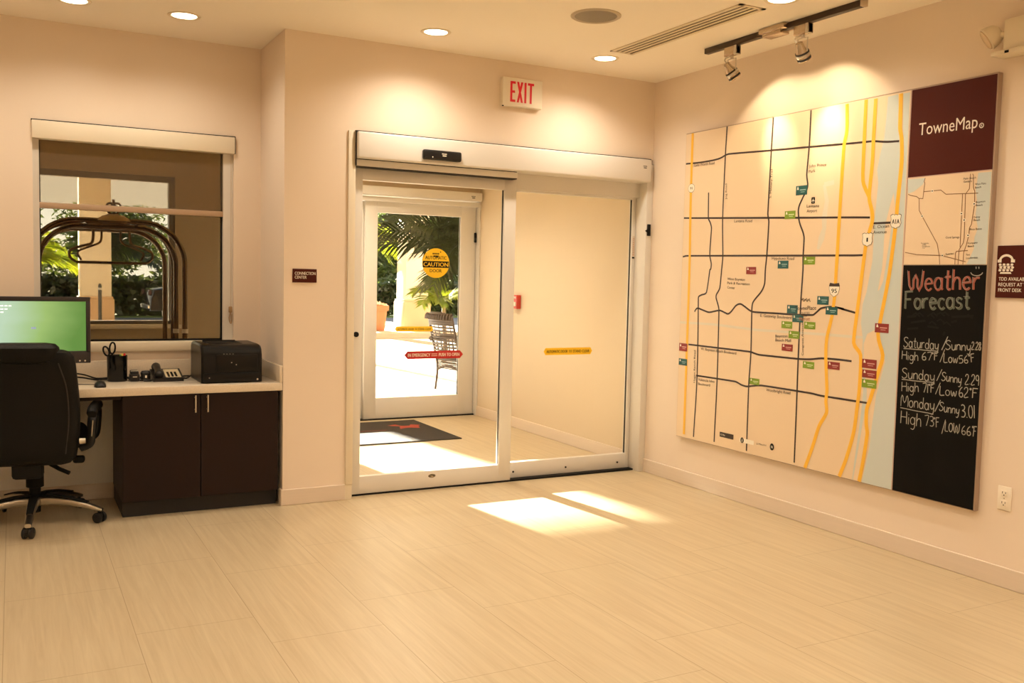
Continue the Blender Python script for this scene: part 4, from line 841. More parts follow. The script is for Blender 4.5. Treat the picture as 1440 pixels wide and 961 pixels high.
# office chair (built facing +y, then turned and put in place)
t = thing('office_chair', 'black leather executive office chair at the desk, seen from behind', 'chair', (0, 0, 0))
ALU = mat('polished_aluminium', (.55, .50, .42), .28, metal=1)
def rrect(hw, hy, r, n=5):
    pts = []
    for sx, sy, a0 in ((1, 1, 0), (-1, 1, 90), (-1, -1, 180), (1, -1, 270)):
        for k in range(n):
            a = math.radians(a0+90*k/(n-1)); pts.append((sx*(hw-r)+r*math.cos(a), sy*(hy-r)+r*math.sin(a)))
    return pts
def backshape(zs):
    rings = []
    for z, hw, yc, hy in zs: rings.append([Vector((x, yc+y, z)) for x, y in rrect(hw, hy, min(hw, hy)*.85, 7)])
    return rings
m = MB(LEATHER)
m.loft(backshape([(.375, .18, -.255, .022), (.385, .215, -.257, .040), (.42, .243, -.262, .054), (.50, .256, -.262, .058), (.60, .262, -.258, .058), (.70, .262, -.264, .058), (.80, .256, -.278, .060), (.88, .250, -.292, .064), (.93, .246, -.302, .064), (.965, .240, -.308, .060), (.99, .222, -.312, .050), (1.002, .19, -.313, .026)]))
m.build('backrest', t)
m = MB(LEATHER)
m.loft(backshape([(.93, .10, -.305, .062), (.945, .155, -.308, .074), (.98, .172, -.314, .078), (1.015, .168, -.318, .072), (1.034, .150, -.320, .052), (1.040, .11, -.320, .024)]))
m.build('head_cushion', t)
for sx in (-1, 1): m = MB(mat('stitched_seam', (.015, .011, .009), .5)); m.tube(smooth_line([(sx*.17, -.372, .935), (sx*.205, -.345, .80), (sx*.212, -.322, .62), (sx*.195, -.316, .44)]), .0035, 6); m.build('seam', t)
m = MB(LEATHER)
def seat_ring(y, hw, zc, hz): return [Vector((x, y, zc+z)) for x, z in rrect(hw, hz, hz*.9, 7)]
m.loft([seat_ring(-.22, .20, .47, .03), seat_ring(-.20, .24, .475, .05), seat_ring(-.05, .262, .48, .058), seat_ring(.15, .262, .485, .058), seat_ring(.25, .25, .475, .052), seat_ring(.29, .22, .46, .03)])
m.build('seat', t)
for sx in (-1, 1):
    m = MB(BLACK)
    fr = smooth_line([(sx*.245, .14, .44), (sx*.30, .145, .47), (sx*.312, .15, .55), (sx*.314, .15, .615), (sx*.314, .05, .636), (sx*.314, -.10, .636), (sx*.312, -.165, .60), (sx*.306, -.155, .52), (sx*.295, -.12, .46), (sx*.245, -.11, .435)], 5)
    m.tube(fr, .019, 10, flat=1.25); a = m.build('armrest', t)
    m = MB(LEATHER); m.tube(smooth_line([(sx*.314, -.185, .632), (sx*.314, -.14, .652), (sx*.314, 0, .654), (sx*.314, .13, .650), (sx*.314, .175, .635)], 4), [.024]+[.029]*15+[.024], 12); m.build('arm_pad', a)
    m = MB(ALU); m.cyl((sx*.262, -.30, .505), (sx*.292, -.30, .507), .017, .015, 16); m.build('tilt_knob', a)
    m = MB(CHROME); m.tube([(sx*.318, -.188, .60), (sx*.311, -.181, .51)], .0035, 8); m.build('arm_trim', a)
m = MB(BLACKM); m.lathe([(.028, .06), (.030, .13), (.030, .20), (.046, .205), (.046, .30), (.03, .31), (.03, .42)], (0, 0, 0), 20); m.build('gas_column', t)
m = MB(BLACKM); m.box(-.085, -.13, .385, .085, .13, .435, bev=.012); m.box(-.075, -.28, .30, .075, -.18, .42, bev=.02); m.box(-.05, -.24, .37, .05, 0, .41, bev=.01); m.build('tilt_mechanism', t)
m = MB(BLACKM); m.tube([(.06, 0, .40), (.18, -.02, .385), (.235, -.025, .36)], .009, 8); m.box(.20, -.05, .335, .26, 0, .375, bev=.012); m.tube([(.05, -.15, .39), (.15, -.19, .335), (.2, -.21, .315)], .012, 8); m.build('lever', t)
for k in range(5):
    a = math.radians(-87.5+72*k); c, s = math.cos(a), math.sin(a); M = Matrix(((c, -s, 0, 0), (s, c, 0, 0), (0, 0, 1, 0), (0, 0, 0, 1)))
    m = MB(ALU); prof = [(.03, .125, .032, .030), (.10, .128, .028, .026), (.20, .118, .024, .022), (.29, .098, .021, .017), (.345, .080, .019, .013), (.37, .072, .016, .010)]
    m.loft([[M @ Vector((r, y, zc+z)) for y, z in rrect(hw, hz, hz*.8, 4)] for r, zc, hw, hz in prof])
    m.m(BLACKM); m.loft([[M @ Vector((r, y, zc+hz+.002+z)) for y, z in rrect(hw*.8, .004, .003, 3)] for r, zc, hw, hz in prof[:4]])
    leg = m.build('base_leg', t)
    m = MB(BLACK); ctr = M @ Vector((.354, 0, .030)); yv = M.to_3x3() @ Vector((.3, .95, 0)).normalized()
    for sgn in (-1, 1):
        m.tube([ctr+yv*sgn*.008, ctr+yv*sgn*.012, ctr+yv*sgn*.024, ctr+yv*sgn*.028], [.026, .030, .030, .024], 20)
    m.cyl(ctr+Vector((0, 0, .0)), ctr+Vector((0, 0, .045)), .010, seg=12); m.box(-.016, -.03, .028, .016, .03, .056, bev=.006, M=Matrix.Translation(ctr-Vector((0, 0, .03))) @ M.to_3x3().to_4x4())
    m.build('caster', leg)
t.location = (-4.105, .159, 0); t.rotation_euler = (0, 0, math.radians(-9))

# monitor
mx0, mx1, my, mz0, mz1 = -4.40, -3.803, .30, .885, 1.272
t = thing('desktop_monitor', 'black flat computer monitor showing a green desktop picture', 'monitor', (-4.10, .33, CT))
BZ = mat('monitor_bezel', (.018, .014, .017), .4)
m = MB(BZ); m.box(mx0, my, mz0, mx1, my+.012, mz0+.072, bev=.004); m.box(mx0, my, mz1-.027, mx1, my+.012, mz1, bev=.004); m.box(mx0, my, mz0+.06, mx0+.024, my+.012, mz1-.02, bev=.003); m.box(mx1-.024, my, mz0+.06, mx1, my+.012, mz1-.02, bev=.003)
m.m(CHROME); P = on_front(my)
for k in range(2): disc(m, P, (mx1-.03-.028*k, mz0+.014), .005, h=.001, seg=10)
m.build('bezel', t)
m = MB(BZ); m.box(mx0+.006, my+.010, mz0+.006, mx1-.006, my+.034, mz1-.006, bev=.008); m.box(-4.22, my+.03, .95, -3.98, my+.06, 1.18, bev=.015); m.build('back_housing', t)
m = MB(DISPLAY); m.box(mx0+.022, my+.006, mz0+.068, mx1-.022, my+.0095, mz1-.024); sc = m.build('screen', t, smooth=False)
P = on_front(my+.006); m = MB(mat('screen_text', (.8, .85, .8), .5, emit=(.85, .9, .85), es=.7))
for k in range(3):
    for j in range(4-k): flat(m, P, [(-4.285+.02*j, 1.215-.018*k), (-4.27+.02*j, 1.215-.018*k), (-4.27+.02*j, 1.221-.018*k), (-4.285+.02*j, 1.221-.018*k)], .0006)
m.build('screen_text', sc, smooth=False); m = MB(mat('screen_icon_grey', (.2, .25, .35), .5, emit=(.22, .27, .36), es=.6)); c = (-4.10, 1.094)
flat(m, P, [(c[0]-.014, c[1]-.008), (c[0]+.014, c[1]-.008), (c[0]+.010, c[1]+.006), (c[0]+.003, c[1]+.001), (c[0], c[1]+.006), (c[0]-.003, c[1]+.001), (c[0]-.010, c[1]+.006)], .0006)
m.build('desktop_icon', sc, smooth=False)
m = MB(BZ); m.box(-4.22, .24, CT, -3.98, .42, CT+.014, bev=.006); m.box(-4.14, .345, CT+.01, -4.06, .375, 1.05, bev=.006); m.build('stand', t)

# printer
t = thing('laser_printer', 'black desktop laser printer on the right end of the countertop', 'printer', (-3.035, .27, CT))
px0, px1, py0, py1, pz1 = -3.215, -2.855, .075, .46, .998
PB = mat('printer_black', (.0045, .004, .0035), .34, spec=.22)
m = MB(PB)
sec = [(py0, CT+.004), (py0, pz1-.055), (py0+.012, pz1-.020), (py0+.035, pz1-.004), (py0+.10, pz1), (py1-.02, pz1), (py1, pz1-.02), (py1, CT+.004)]
m.loft([[Vector((x, y if 0 < i else y, z)) for i, (y, z) in enumerate([(a+(.012 if abs(k) else 0)*(1 if a < .2 else -1), b-(.010 if abs(k) and b > CT+.05 else 0)) for a, b in sec])] for x, k in ((px0, 1), (px0+.012, 0), (px1-.012, 0), (px1, 1))])
m.build('body', t)
m = MB(PB); m.box(px0+.085, py0-.004, CT+.068, px1-.030, py0+.01, CT+.172, bev=.003); m.build('front_flap', t)
m = MB(PB); m.box(px0+.012, py0-.006, CT+.006, px1-.012, py0+.01, CT+.062, bev=.004); m.m(BLACKM); m.box(px0+.13, py0-.008, CT+.008, px1-.11, py0-.004, CT+.026, bev=.001); m.build('paper_tray', t)
m = MB(BLACKM); m.box(px0+.06, .17, pz1-.002, px1-.10, .40, pz1+.002, bev=.001); m.m(PB); m.box(px0+.06, .385, pz1, px1-.10, .40, pz1+.008, bev=.002); m.build('output_slot', t)
M_ = Matrix.Translation((0, py0+.0115, pz1-.032)); m = MB(mat('printer_label', (.20, .19, .17), .5)); P = on_front(py0-.0005)
for k in range(4): disc(m, P, (-3.085+.018*k, pz1-.056), .0035, h=.0015, seg=8)
m.build('control_buttons', t, smooth=False)
for y_, c, r_ in ((py0-.004, (-3.04, CT+.125), .0035), (py0-.004, (-3.012, CT+.112), .0035), (py0-.006, (px0+.045, CT+.035), .004), (py0-.006, (px1-.03, CT+.02), .006)):
    m = MB(CHROME); disc(m, on_front(y_), c, r_, h=.0008, seg=8); m.build('badge', t, smooth=False)

# telephone
t = thing('desk_phone', 'black corded desk telephone with a paper keypad label, left of the printer', 'telephone', (-3.375, .34, CT))
def slope_box(mb, x0, x1, y0, y1, zf, zb, zb0=CT):
    mb.loft([[Vector((x, y0, zb0)), Vector((x, y0, zf)), Vector((x, y1, zb)), Vector((x, y1, zb0))] for x in (x0, x1)])
m = MB(BLACK); slope_box(m, -3.462, -3.288, .255, .435, CT+.020, CT+.062); m.build('base', t)
m = MB(BLACK)
sl_ = (.042/.18)
def zt(y): return CT+.020+(y-.255)*sl_
m.tube(smooth_line([(-3.428, .262, zt(.262)+.012), (-3.428, .285, zt(.285)+.024), (-3.428, .345, zt(.345)+.030), (-3.428, .405, zt(.405)+.024), (-3.428, .428, zt(.428)+.012)], 4), [.022, .026, .027, .026, .024, .022, .021, .020, .020, .020, .021, .022, .024, .026, .027, .026, .022], 12); m.build('handset', t)
m = MB(mat('phone_paper', (.58, .47, .29), .6)); x0, x1 = -3.388, -3.300
m.face([(x0, .268, zt(.268)+.002), (x1, .268, zt(.268)+.002), (x1, .420, zt(.42)+.002), (x0, .420, zt(.42)+.002)])
m.m(BLACKM)
for r in range(4):
    for c in range(3):
        x = x0+.018+c*.022; y = .285+r*.022
        m.box(x-.006, y-.006, zt(y)-.002, x+.006, y+.006, zt(y)+.007)
m.build('keypad', t, smooth=False)

# pen cup, with what stands in it
cc = Vector((-3.653, .37, CT))
t = thing('pen_cup', 'tall black pen cup on the countertop right of the monitor', 'pen cup', cc)
m = MB(mat('gloss_black', (.004, .004, .004), .15, spec=.3)); m.lathe([(.0005, .0), (.054, .0), (.056, .004), (.058, .155), (.055, .157), (.053, .153), (.052, .006), (.0005, .006)], cc, 40); m.build('cup', t)
t = thing('scissors', 'black-handled scissors standing in the pen cup', 'scissors', cc+Vector((-.028, .0, .008)))
for k, (dx, dz, tilt, hl) in enumerate(((-.030, .0, -.25, .028), (.004, .018, .06, .034))):
    m = MB(BLACKM); cx_ = cc.x-.030+dx*1.0; cz_ = CT+.182+dz
    ring = [Vector((cx_+.0155*math.cos(a)*1.0+tilt*hl*math.sin(a), cc.y+.0, cz_+hl*math.sin(a))) for a in [2*math.pi*i/18 for i in range(18)]]
    m.tube(ring, .0052, 8, close=True); m.tube([(cx_-tilt*hl, cc.y, cz_-hl), (cc.x-.030, cc.y, CT+.125)], .006, 8); m.build('handle', t)
m = MB(CHROME); m.prism([(cc.x-.036, cc.y-.001, CT+.13), (cc.x-.022, cc.y-.001, CT+.13), (cc.x-.026, cc.y-.001, CT+.015)], (0, .003, 0)); m.build('blades', t, smooth=False)
for nm, col, dx, dy, top in (('green', (.06, .22, .02), .016, -.022, .163), ('yellow', (.70, .50, .08), .028, -.012, .168), ('red', (.55, .02, .02), .040, -.016, .169)):
    b = cc+Vector((dx*.7, dy, .008)); t = thing('marker_pen', nm+'-capped marker standing in the pen cup', 'marker', b, 'markers in the pen cup')
    a = cc+Vector((dx, dy, top)); v = (a-b).normalized()
    m = MB(PAPER); m.cyl(b, b+v*.10, .0062, seg=12); m.build('barrel', t); m = MB(mat(nm+'_marker_cap', col, .35)); m.tube([b+v*.10, b+v*.105, a-v*.006, a], [.0066, .0072, .0072, .004], 12); m.build('cap', t)

t = thing('tape_dispenser', 'small boxy black tape dispenser right beside the pen cup', 'tape dispenser', (-3.56, .345, CT))
m = MB(BLACK); m.box(-3.588, .31, CT, -3.532, .38, CT+.045, bev=.008); m.box(-3.583, .315, CT+.035, -3.537, .335, CT+.062, bev=.006); m.box(-3.583, .355, CT+.035, -3.537, .376, CT+.066, bev=.006); m.build('body', t)
m = MB(mat('tape_roll', (.45, .40, .30), .3)); m.cyl((-3.580, .346, CT+.050), (-3.540, .346, CT+.050), .014, seg=20); m.build('tape_roll', t)
m = MB(CHROME); m.box(-3.572, .307, CT+.026, -3.548, .3105, CT+.031); m.build('cutter', t, smooth=False)
t = thing('paper_clip_holder', 'small rounded black clip holder between the tape dispenser and the telephone', 'clip holder', (-3.497, .33, CT))
m = MB(BLACK); m.lathe([(.0005, .001), (.034, .001), (.036, .006), (.028, .012), (.027, .035), (.030, .050), (.022, .062), (.0005, .064)], (-3.497, .335, CT), 24); m.build('body', t)
m = MB(BLACK); m.box(-3.513, .283, CT+.001, -3.468, .33, CT+.009, bev=.003); m.m(PAPER); m.box(-3.503, .3045, CT+.022, -3.493, .3078, CT+.036); m.build('front_lip', t)

t = thing('computer_mouse', 'black computer mouse near the front edge of the countertop', 'mouse', (-3.765, .10, CT))
m = MB(BLACK); rings = []
for y, hw, hz in ((.045, .018, .012), (.052, .026, .020), (.08, .031, .031), (.105, .032, .036), (.13, .030, .031), (.15, .026, .020), (.157, .018, .010)):
    rings.append([Vector((-3.768+hw*math.cos(a), y, CT+.001+max(0, hz*math.sin(a)))) for a in [math.pi*k/12 for k in range(13)]])
m.loft(rings); m.build('shell', t)
m = MB(CHROME); m.cyl((-3.772, .137, CT+.029), (-3.764, .137, CT+.029), .005, seg=12); m.build('scroll_wheel', t)
m = MB(BLACKM); m.tube(smooth_line([(-3.768, .157, CT+.006), (-3.80, .20, CT+.004), (-3.87, .22, CT+.004), (-3.96, .30, CT+.004)]), .0025, 6); m.build('cord', t)
def cable(label, pts, r=.0045):
    m = MB(BLACKM); o = m.tube(smooth_line([(x, y, CT+z) for x, y, z in pts]), r, 8).build('power_cable'); tag(o, label, 'cable', 'cables on the countertop')
cable('upper black cable curving from the monitor to the pen cup', [(-3.92, .52, .045), (-3.83, .51, .030), (-3.76, .505, .006), (-3.70, .51, .006), (-3.60, .515, .006), (-3.50, .50, .006)])
cable('lower black cable lying behind the mouse, from the monitor to behind the pen cup', [(-3.93, .43, .03), (-3.84, .435, .02), (-3.77, .44, .005), (-3.70, .455, .005), (-3.60, .46, .006), (-3.51, .45, .006)])
cable('black cable between the telephone and the printer, nearer the window', [(-3.40, .455, .02), (-3.33, .50, .006), (-3.25, .49, .006), (-3.222, .47, .008)])
cable('black cable between the telephone and the printer, nearer the room', [(-3.287, .38, .012), (-3.27, .385, .006), (-3.245, .39, .006), (-3.222, .40, .02)])

# luggage cart behind the window
t = thing('luggage_cart', 'brass birdcage luggage cart in the vestibule behind the desk window', 'luggage cart', (-3.57, 1.75, 0))
def arch(y, xl, xr, zt_, r, rad=.018):
    pts = [(xl, y, .30), (xl, y, zt_-r)]
    pts += [(xl+r-r*math.cos(a), y, zt_-r+r*math.sin(a)) for a in [math.pi/2*k/10 for k in range(1, 11)]]
    pts += [(xr-r+r*math.sin(a), y, zt_-r+r*math.cos(a)) for a in [math.pi/2*k/10 for k in range(0, 11)]]
    pts += [(xr, y, .30)]
    m = MB(BRASS); m.tube(pts, rad, 12); m.build('arch_tube', t)
for y in (1.42, 1.98):
    arch(y, -4.10, -3.10, 1.775, .29); arch(y+.045, -4.045, -3.155, 1.735, .26)
m = MB(BRASS); 
for x in (-3.75, -3.42): m.tube([(x, 1.42, 1.765), (x, 2.0, 1.765)], .012, 10)
m.build('cross_tube', t)
m = MB(mat('lit_brass_dome', (.62, .42, .18), .35, metal=.6)); c = Vector((-3.575, 1.42, 1.775)); m.lathe([(.0005, .050), (.03, .048), (.07, .036), (.10, .016), (.108, 0), (.0005, 0)], c, 32); m.build('dome', t)  # paler brass stands in for light falling on the dome
m = MB(BRASS)
for sx in (-1, 1): m.tube(smooth_line([(c.x+sx*.01, c.y, c.z+.045), (c.x+sx*.045, c.y, c.z+.075), (c.x+sx*.04, c.y, c.z+.115), (c.x+sx*.012, c.y, c.z+.12), (c.x+sx*.014, c.y, c.z+.09)]), .008, 8)
m.cyl(c+Vector((0, 0, .04)), c+Vector((0, 0, .15)), .010, seg=12); m.build('finial', t)
m = MB(BRASS); m.tube([(-3.80, 1.70, 1.485), (-3.33, 1.70, 1.485)], .011, 10)
for sx in (-1, 1):
    xc = -3.565
    m.tube(smooth_line([(xc+sx*.235, 1.70, 1.485), (xc+sx*.275, 1.70, 1.52), (xc+sx*.27, 1.70, 1.57), (xc+sx*.20, 1.70, 1.60), (xc+sx*.13, 1.70, 1.63), (xc+sx*.12, 1.70, 1.75)]), .010, 8)
    m.tube(smooth_line([(xc+sx*.20, 1.74, 1.50), (xc+sx*.22, 1.74, 1.56), (xc+sx*.14, 1.74, 1.60), (xc+sx*.07, 1.74, 1.64), (xc+sx*.065, 1.74, 1.75)]), .008, 8)
m.build('hanger_rail', t)
m = MB(PAPER)
for x, y in ((-3.10, 1.42), (-3.155, 1.465)): m.cyl((x, y, .985), (x, y, 1.015), .022, seg=16)
m.build('tube_clamp', t)
m = MB(BRASS); m.box(-4.13, 1.38, .24, -3.07, 2.06, .30, bev=.012); m.build('deck_frame', t)
m = MB(mat('cart_carpet', (.15, .02, .02), .95, bump=.6, bscale=300)); m.box(-4.10, 1.41, .295, -3.10, 2.03, .315, bev=.004); m.build('deck_carpet', t)
for x in (-4.02, -3.18):
    for y in (1.50, 1.94):
        m = MB(BLACKM); m.tube([(x, y-.016, .09), (x, y-.02, .09), (x, y+.02, .09), (x, y+.016, .09)][1:3], .09, 24); m.m(BRASS); m.box(x-.02, y-.03, .09, x+.02, y+.03, .25, bev=.004); m.build('wheel', t)

# entrance mat
t = thing('entrance_mat', 'dark entrance mat with a red bird shape in front of the outer door', 'mat', (-1.35, 2.33, 0))
m = MB(mat('mat_pile', (.030, .022, .016), .95, bump=.8, bscale=400, var=.3, vscale=300)); m.box(-2.05, 1.765, 0, -.69, 2.90, .010, bev=.004, seg=1); m.build('pile', t)
m = MB(mat('mat_red', (.30, .035, .015), .9)); P = lambda a, b, h=0: Vector((a, b, .010+h))
flat(m, P, [(-1.08, 2.62), (-.98, 2.54), (-1.03, 2.40), (-.93, 2.45), (-.83, 2.40), (-.80, 2.52), (-.76, 2.56), (-.84, 2.62), (-.88, 2.55), (-.96, 2.57), (-.98, 2.66)], .0015)
flat(m, P, [(-1.60, 2.38), (-1.16, 2.38), (-1.16, 2.395), (-1.60, 2.395)], .0015); m.build('red_print', t, smooth=False)

# ------------------------------------------------------------------ outdoors
m = MB(PAVE); m.box(-14, 3.16, -.14, 16, 14.9, -.02); struct(m, 'ground_paving', 'sunlit clay brick paving outside the entrance', 'ground')
m = MB(CONC); m.box(-14, 14.9, -.14, 16, 17.8, .11, bev=.02); struct(m, 'ground_island', 'raised concrete island with the entrance columns', 'ground')
m = MB(ASPHALT); m.box(-40, 17.8, -.14, 60, 25, -.02); struct(m, 'ground_road', 'grey asphalt drive behind the columns', 'ground')
m = MB(GRASS); m.box(-40, 25, -.14, 60, 60, 0.02); struct(m, 'ground_lawn', 'green lawn beyond the drive', 'ground')
m = MB(PALEST); m.box(-11, 3.2, 4.6, 13, 16.6, 4.9); m.box(-11, 15.5, 4.3, 13, 16.6, 4.6); struct(m, 'ceiling_unseen_portico', 'unseen pale roof over the entrance drive, its edge set to cut the sun', 'ceiling')  # unseen roof, edge placed to cut off the sun patch indoors
def column(x, y, s, label):
    t = thing('column', label, 'column', (x, y, .11), 'square stucco columns of the entrance roof')
    m = MB(PALEST); m.box(x-s/2, y-s/2, .85, x+s/2, y+s/2, 4.31, bev=.015); m.build('shaft', t)
    m = MB(PEACH); h = s/2+.05; m.box(x-h, y-h, .11, x+h, y+h, .82, bev=.015); m.box(x-h+.02, y-h+.02, .82, x+h-.02, y+h-.02, .87, bev=.01); m.build('pedestal', t)
column(4.508, 15.82, .60, 'square pale column with a peach base seen through the entrance door')
column(-2.68, 15.82, .60, 'square pale column seen through the desk window')
t = thing('bollard', 'slim dark post standing in front of the column behind the desk window', 'post', (-2.72, 14.0, -.02))
m = MB(mat('bollard_grey', (.06, .065, .065), .5)); m.lathe([(.034, 0), (.034, 1.14), (.026, 1.17), (.0005, 1.19)], (-2.72, 14, -.02), 18); m.lathe([(.09, 0), (.09, .03), (.04, .05)], (-2.72, 14, -.02), 18); m.build('post', t)
m = MB(CHROME); m.lathe([(.036, 1.06), (.036, 1.10), (.034, 1.105)], (-2.72, 14, -.02), 18); m.build('band', t)

# foliage
def leaves(mb, c, rad, n, size, rnd, shell=.55, flatten=1.):
    c = Vector(c); R = Vector(rad)
    for _ in range(n):
        v = Vector((rnd.gauss(0, 1), rnd.gauss(0, 1), rnd.gauss(0, 1))).normalized()*(shell+(1-shell)*rnd.random())
        p = c+Vector((v.x*R.x, v.y*R.y, v.z*R.z))
        a = Vector((rnd.uniform(-1, 1), rnd.uniform(-1, 1), rnd.uniform(-.8, .6))).normalized(); b = a.cross(Vector((rnd.uniform(-1, 1), rnd.uniform(-1, 1), rnd.uniform(-1, 1)))).normalized()
        s = size*rnd.uniform(.6, 1.3); w_ = s*.32
        mb.face([p-a*s*.5, p+b*w_*.5-a*s*.1, p+a*s*.5, p-b*w_*.5-a*s*.1])
def frond_mesh(base, az, length, elev, droop, nl, leaf, rnd, w=.028, M=None, roll=0.):
    """one feather palm leaf: arched stem with two rows of narrow leaflets"""
    m = MB(M); d = Vector((math.cos(az), math.sin(az), 0)); pts = []
    N = 14
    for k in range(N+1):
        t = k/N; pts.append(Vector(base)+d*(length*t*math.cos(elev)*(1-.12*t*t))+Vector((0, 0, length*(math.sin(elev)*t-droop*t*t))))
    m.tube(pts, [.013*(1-.8*k/N)+.002 for k in range(N+1)], 5)
    for k in range(nl):
        t = .12+.86*k/(nl-1); i = min(int(t*N), N-1); p = pts[i].lerp(pts[i+1], t*N-i); tg = (pts[i+1]-pts[i]).normalized()
        sd = tg.cross(Vector((0, 0, 1))).normalized(); up = sd.cross(tg); sd, up = sd*math.cos(roll)+up*math.sin(roll), up*math.cos(roll)-sd*math.sin(roll)
        L = leaf*(.45+.55*math.sin(math.pi*min(1, t*1.02+.08)))*rnd.uniform(.85, 1.1)
        for s in (-1, 1):
            v = (sd*s*.80+tg*(.45+.5*t)+up*(.22-.1*t)+Vector((rnd.uniform(-.08, .08), rnd.uniform(-.08, .08), rnd.uniform(-.08, .08)))).normalized()
            wv = v.cross(up).normalized()*w*.5
            p1 = p+v*L*.5+Vector((0, 0, -L*.03)); p2 = p+v*L+Vector((0, 0, -L*.20))
            m.face([p-wv*.4, p+wv*.4, p1+wv, p1-wv]); m.face([p1-wv, p1+wv, p2])
    return m
def palm(name, label, base, crown, fr, leafm, leaf, group=None, seed=1, trunk_r=.06, nl=26, w=.028):
    rnd = random.Random(seed); t = thing(name, label, 'palm', base, group)
    b = Vector(base); c = Vector(crown)
    m = MB(TRUNK); m.tube([b, b.lerp(c, .33)+Vector((.03, 0, 0)), b.lerp(c, .7), c], [trunk_r*1.25, trunk_r, trunk_r*.95, trunk_r*.7], 12); m.build('trunk', t)
    for q in fr:
        az, L, el, dr = q[:4]; frond_mesh(c, math.radians(az), L, math.radians(el), dr, nl, leaf, rnd, w, leafm, q[4] if len(q) > 4 else rnd.uniform(-.8, .8)).build('frond', t, smooth=False)
rf = random.Random(11)
def ring_fronds(n, L, e0, e1, dr, rnd):
    return [(360*k/n+rnd.uniform(-14, 14), L*rnd.uniform(.8, 1.15), rnd.uniform(e0, e1), dr*rnd.uniform(.7, 1.3)) for k in range(n)]
# the palm beside the entrance door: its leaves hang across the door glass
palm('palm_tree', 'shade-darkened green palm right of the outer door with leaves arching across the glass', (2.05, 7.2, -.02), (2.0, 7.2, 1.95),
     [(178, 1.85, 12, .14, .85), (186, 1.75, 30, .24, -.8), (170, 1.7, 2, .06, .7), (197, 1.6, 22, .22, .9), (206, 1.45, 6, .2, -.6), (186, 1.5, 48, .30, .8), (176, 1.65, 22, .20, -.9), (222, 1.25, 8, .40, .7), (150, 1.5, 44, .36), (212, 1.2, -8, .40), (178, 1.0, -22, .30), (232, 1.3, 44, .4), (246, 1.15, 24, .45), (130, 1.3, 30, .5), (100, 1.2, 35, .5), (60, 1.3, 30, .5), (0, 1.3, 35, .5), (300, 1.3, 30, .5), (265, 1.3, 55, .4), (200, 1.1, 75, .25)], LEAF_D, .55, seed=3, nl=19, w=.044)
palm('palm_shrub', 'yellow-green palm shrub low behind the wicker chair', (2.30, 8.9, -.02), (2.28, 8.9, 1.0),
     [(190, 1.0, 45, .55), (215, .95, 35, .6), (160, .9, 50, .55), (240, .9, 30, .5), (130, .9, 40, .5), (300, .9, 40, .5), (60, .9, 40, .5), (200, .8, 65, .45)], LEAF_B, .36, seed=5, nl=22, w=.034, trunk_r=.04)
r2 = random.Random(5)
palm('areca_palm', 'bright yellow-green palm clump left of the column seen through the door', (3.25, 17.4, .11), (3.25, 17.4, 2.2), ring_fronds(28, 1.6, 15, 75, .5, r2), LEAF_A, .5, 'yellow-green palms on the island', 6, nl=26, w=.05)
palm('areca_palm', 'yellow-green palm clump at the left edge of the desk window', (-4.1, 17.2, .11), (-4.1, 17.2, 1.5), ring_fronds(22, 1.6, 15, 70, .5, r2), LEAF_A, .5, 'yellow-green palms on the island', 7, nl=26, w=.05)
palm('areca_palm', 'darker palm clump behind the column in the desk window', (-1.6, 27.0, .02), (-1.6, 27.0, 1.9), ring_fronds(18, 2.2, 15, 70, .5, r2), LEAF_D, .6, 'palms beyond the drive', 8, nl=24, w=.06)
def hedge(x0, x1, y, h, d, n, label, seed):
    rnd = random.Random(seed); m = MB(LEAF_H)
    for _ in range(n):
        p = Vector((rnd.uniform(x0, x1), y+rnd.uniform(-d, d), rnd.uniform(.05, h)+rnd.uniform(-.05, .12)))
        a = Vector((rnd.uniform(-1, 1), rnd.uniform(-1, 1), rnd.uniform(-.6, 1))).normalized(); b = a.cross(Vector((rnd.uniform(-1, 1), rnd.uniform(-1, 1), rnd.uniform(-1, 1)))).normalized(); s = rnd.uniform(.09, .17)
        m.face([p-a*s, p+b*s*.5, p+a*s, p-b*s*.5])
    t = thing('hedge', label, 'hedge', ((x0+x1)/2, y, 0)); m.build('foliage', t, smooth=False)
    m = MB(TRUNK)
    for k in range(int((x1-x0)/.8)): x = x0+.4+.8*k; m.tube([(x, y, 0), (x+.05, y+.03, h*.5), (x-.05, y, h*.85)], [.04, .03, .015], 6)
    m.build('stems', t)
hedge(-7.5, 3.5, 25.6, 1.15, .5, 9000, 'clipped green hedge across the drive seen through the desk window', 21)
hedge(6.0, 13.0, 25.6, 1.15, .5, 7000, 'clipped green hedge across the drive seen through the entrance door', 22)
def tree(x, y, h, r, n, label, seed, lm=None, size=.34):
    rnd = random.Random(seed); t = thing('leafy_tree', label, 'tree', (x, y, 0), 'trees beyond the drive')
    m = MB(TRUNK); m.tube([(x, y, 0), (x+.1, y, h*.35), (x-.05, y+.1, h*.75)], [.16, .12, .05], 10)
    for k in range(5): a = k*1.3; m.tube([(x+.05, y, h*.35+.1*k), (x+.6*r*math.cos(a), y+.6*r*math.sin(a), h*.62+.1*k)], [.06, .02], 6)
    m.build('trunk', t)
    m = MB(lm or LEAF_T)
    for k in range(14):
        a = rnd.uniform(0, 6.28); q = rnd.uniform(0, .66)
        leaves(m, (x+r*q*math.cos(a), y+r*q*math.sin(a), h*rnd.uniform(.26, .80)), (r*.46, r*.46, h*.19), n//14, size, rnd, .35)
    m.build('crown', t, smooth=False)
tree(-5.4, 36, 4.7, 2.9, 7000, 'bushy tree beyond the drive at the left of the desk window', 31)
tree(-.4, 42, 4.9, 3.3, 8000, 'bushy tree beyond the drive right of the column in the desk window', 32)
tree(2.2, 29.5, 3.3, 2.4, 5000, 'low bushy tree beyond the drive in front of the window mullion', 33)
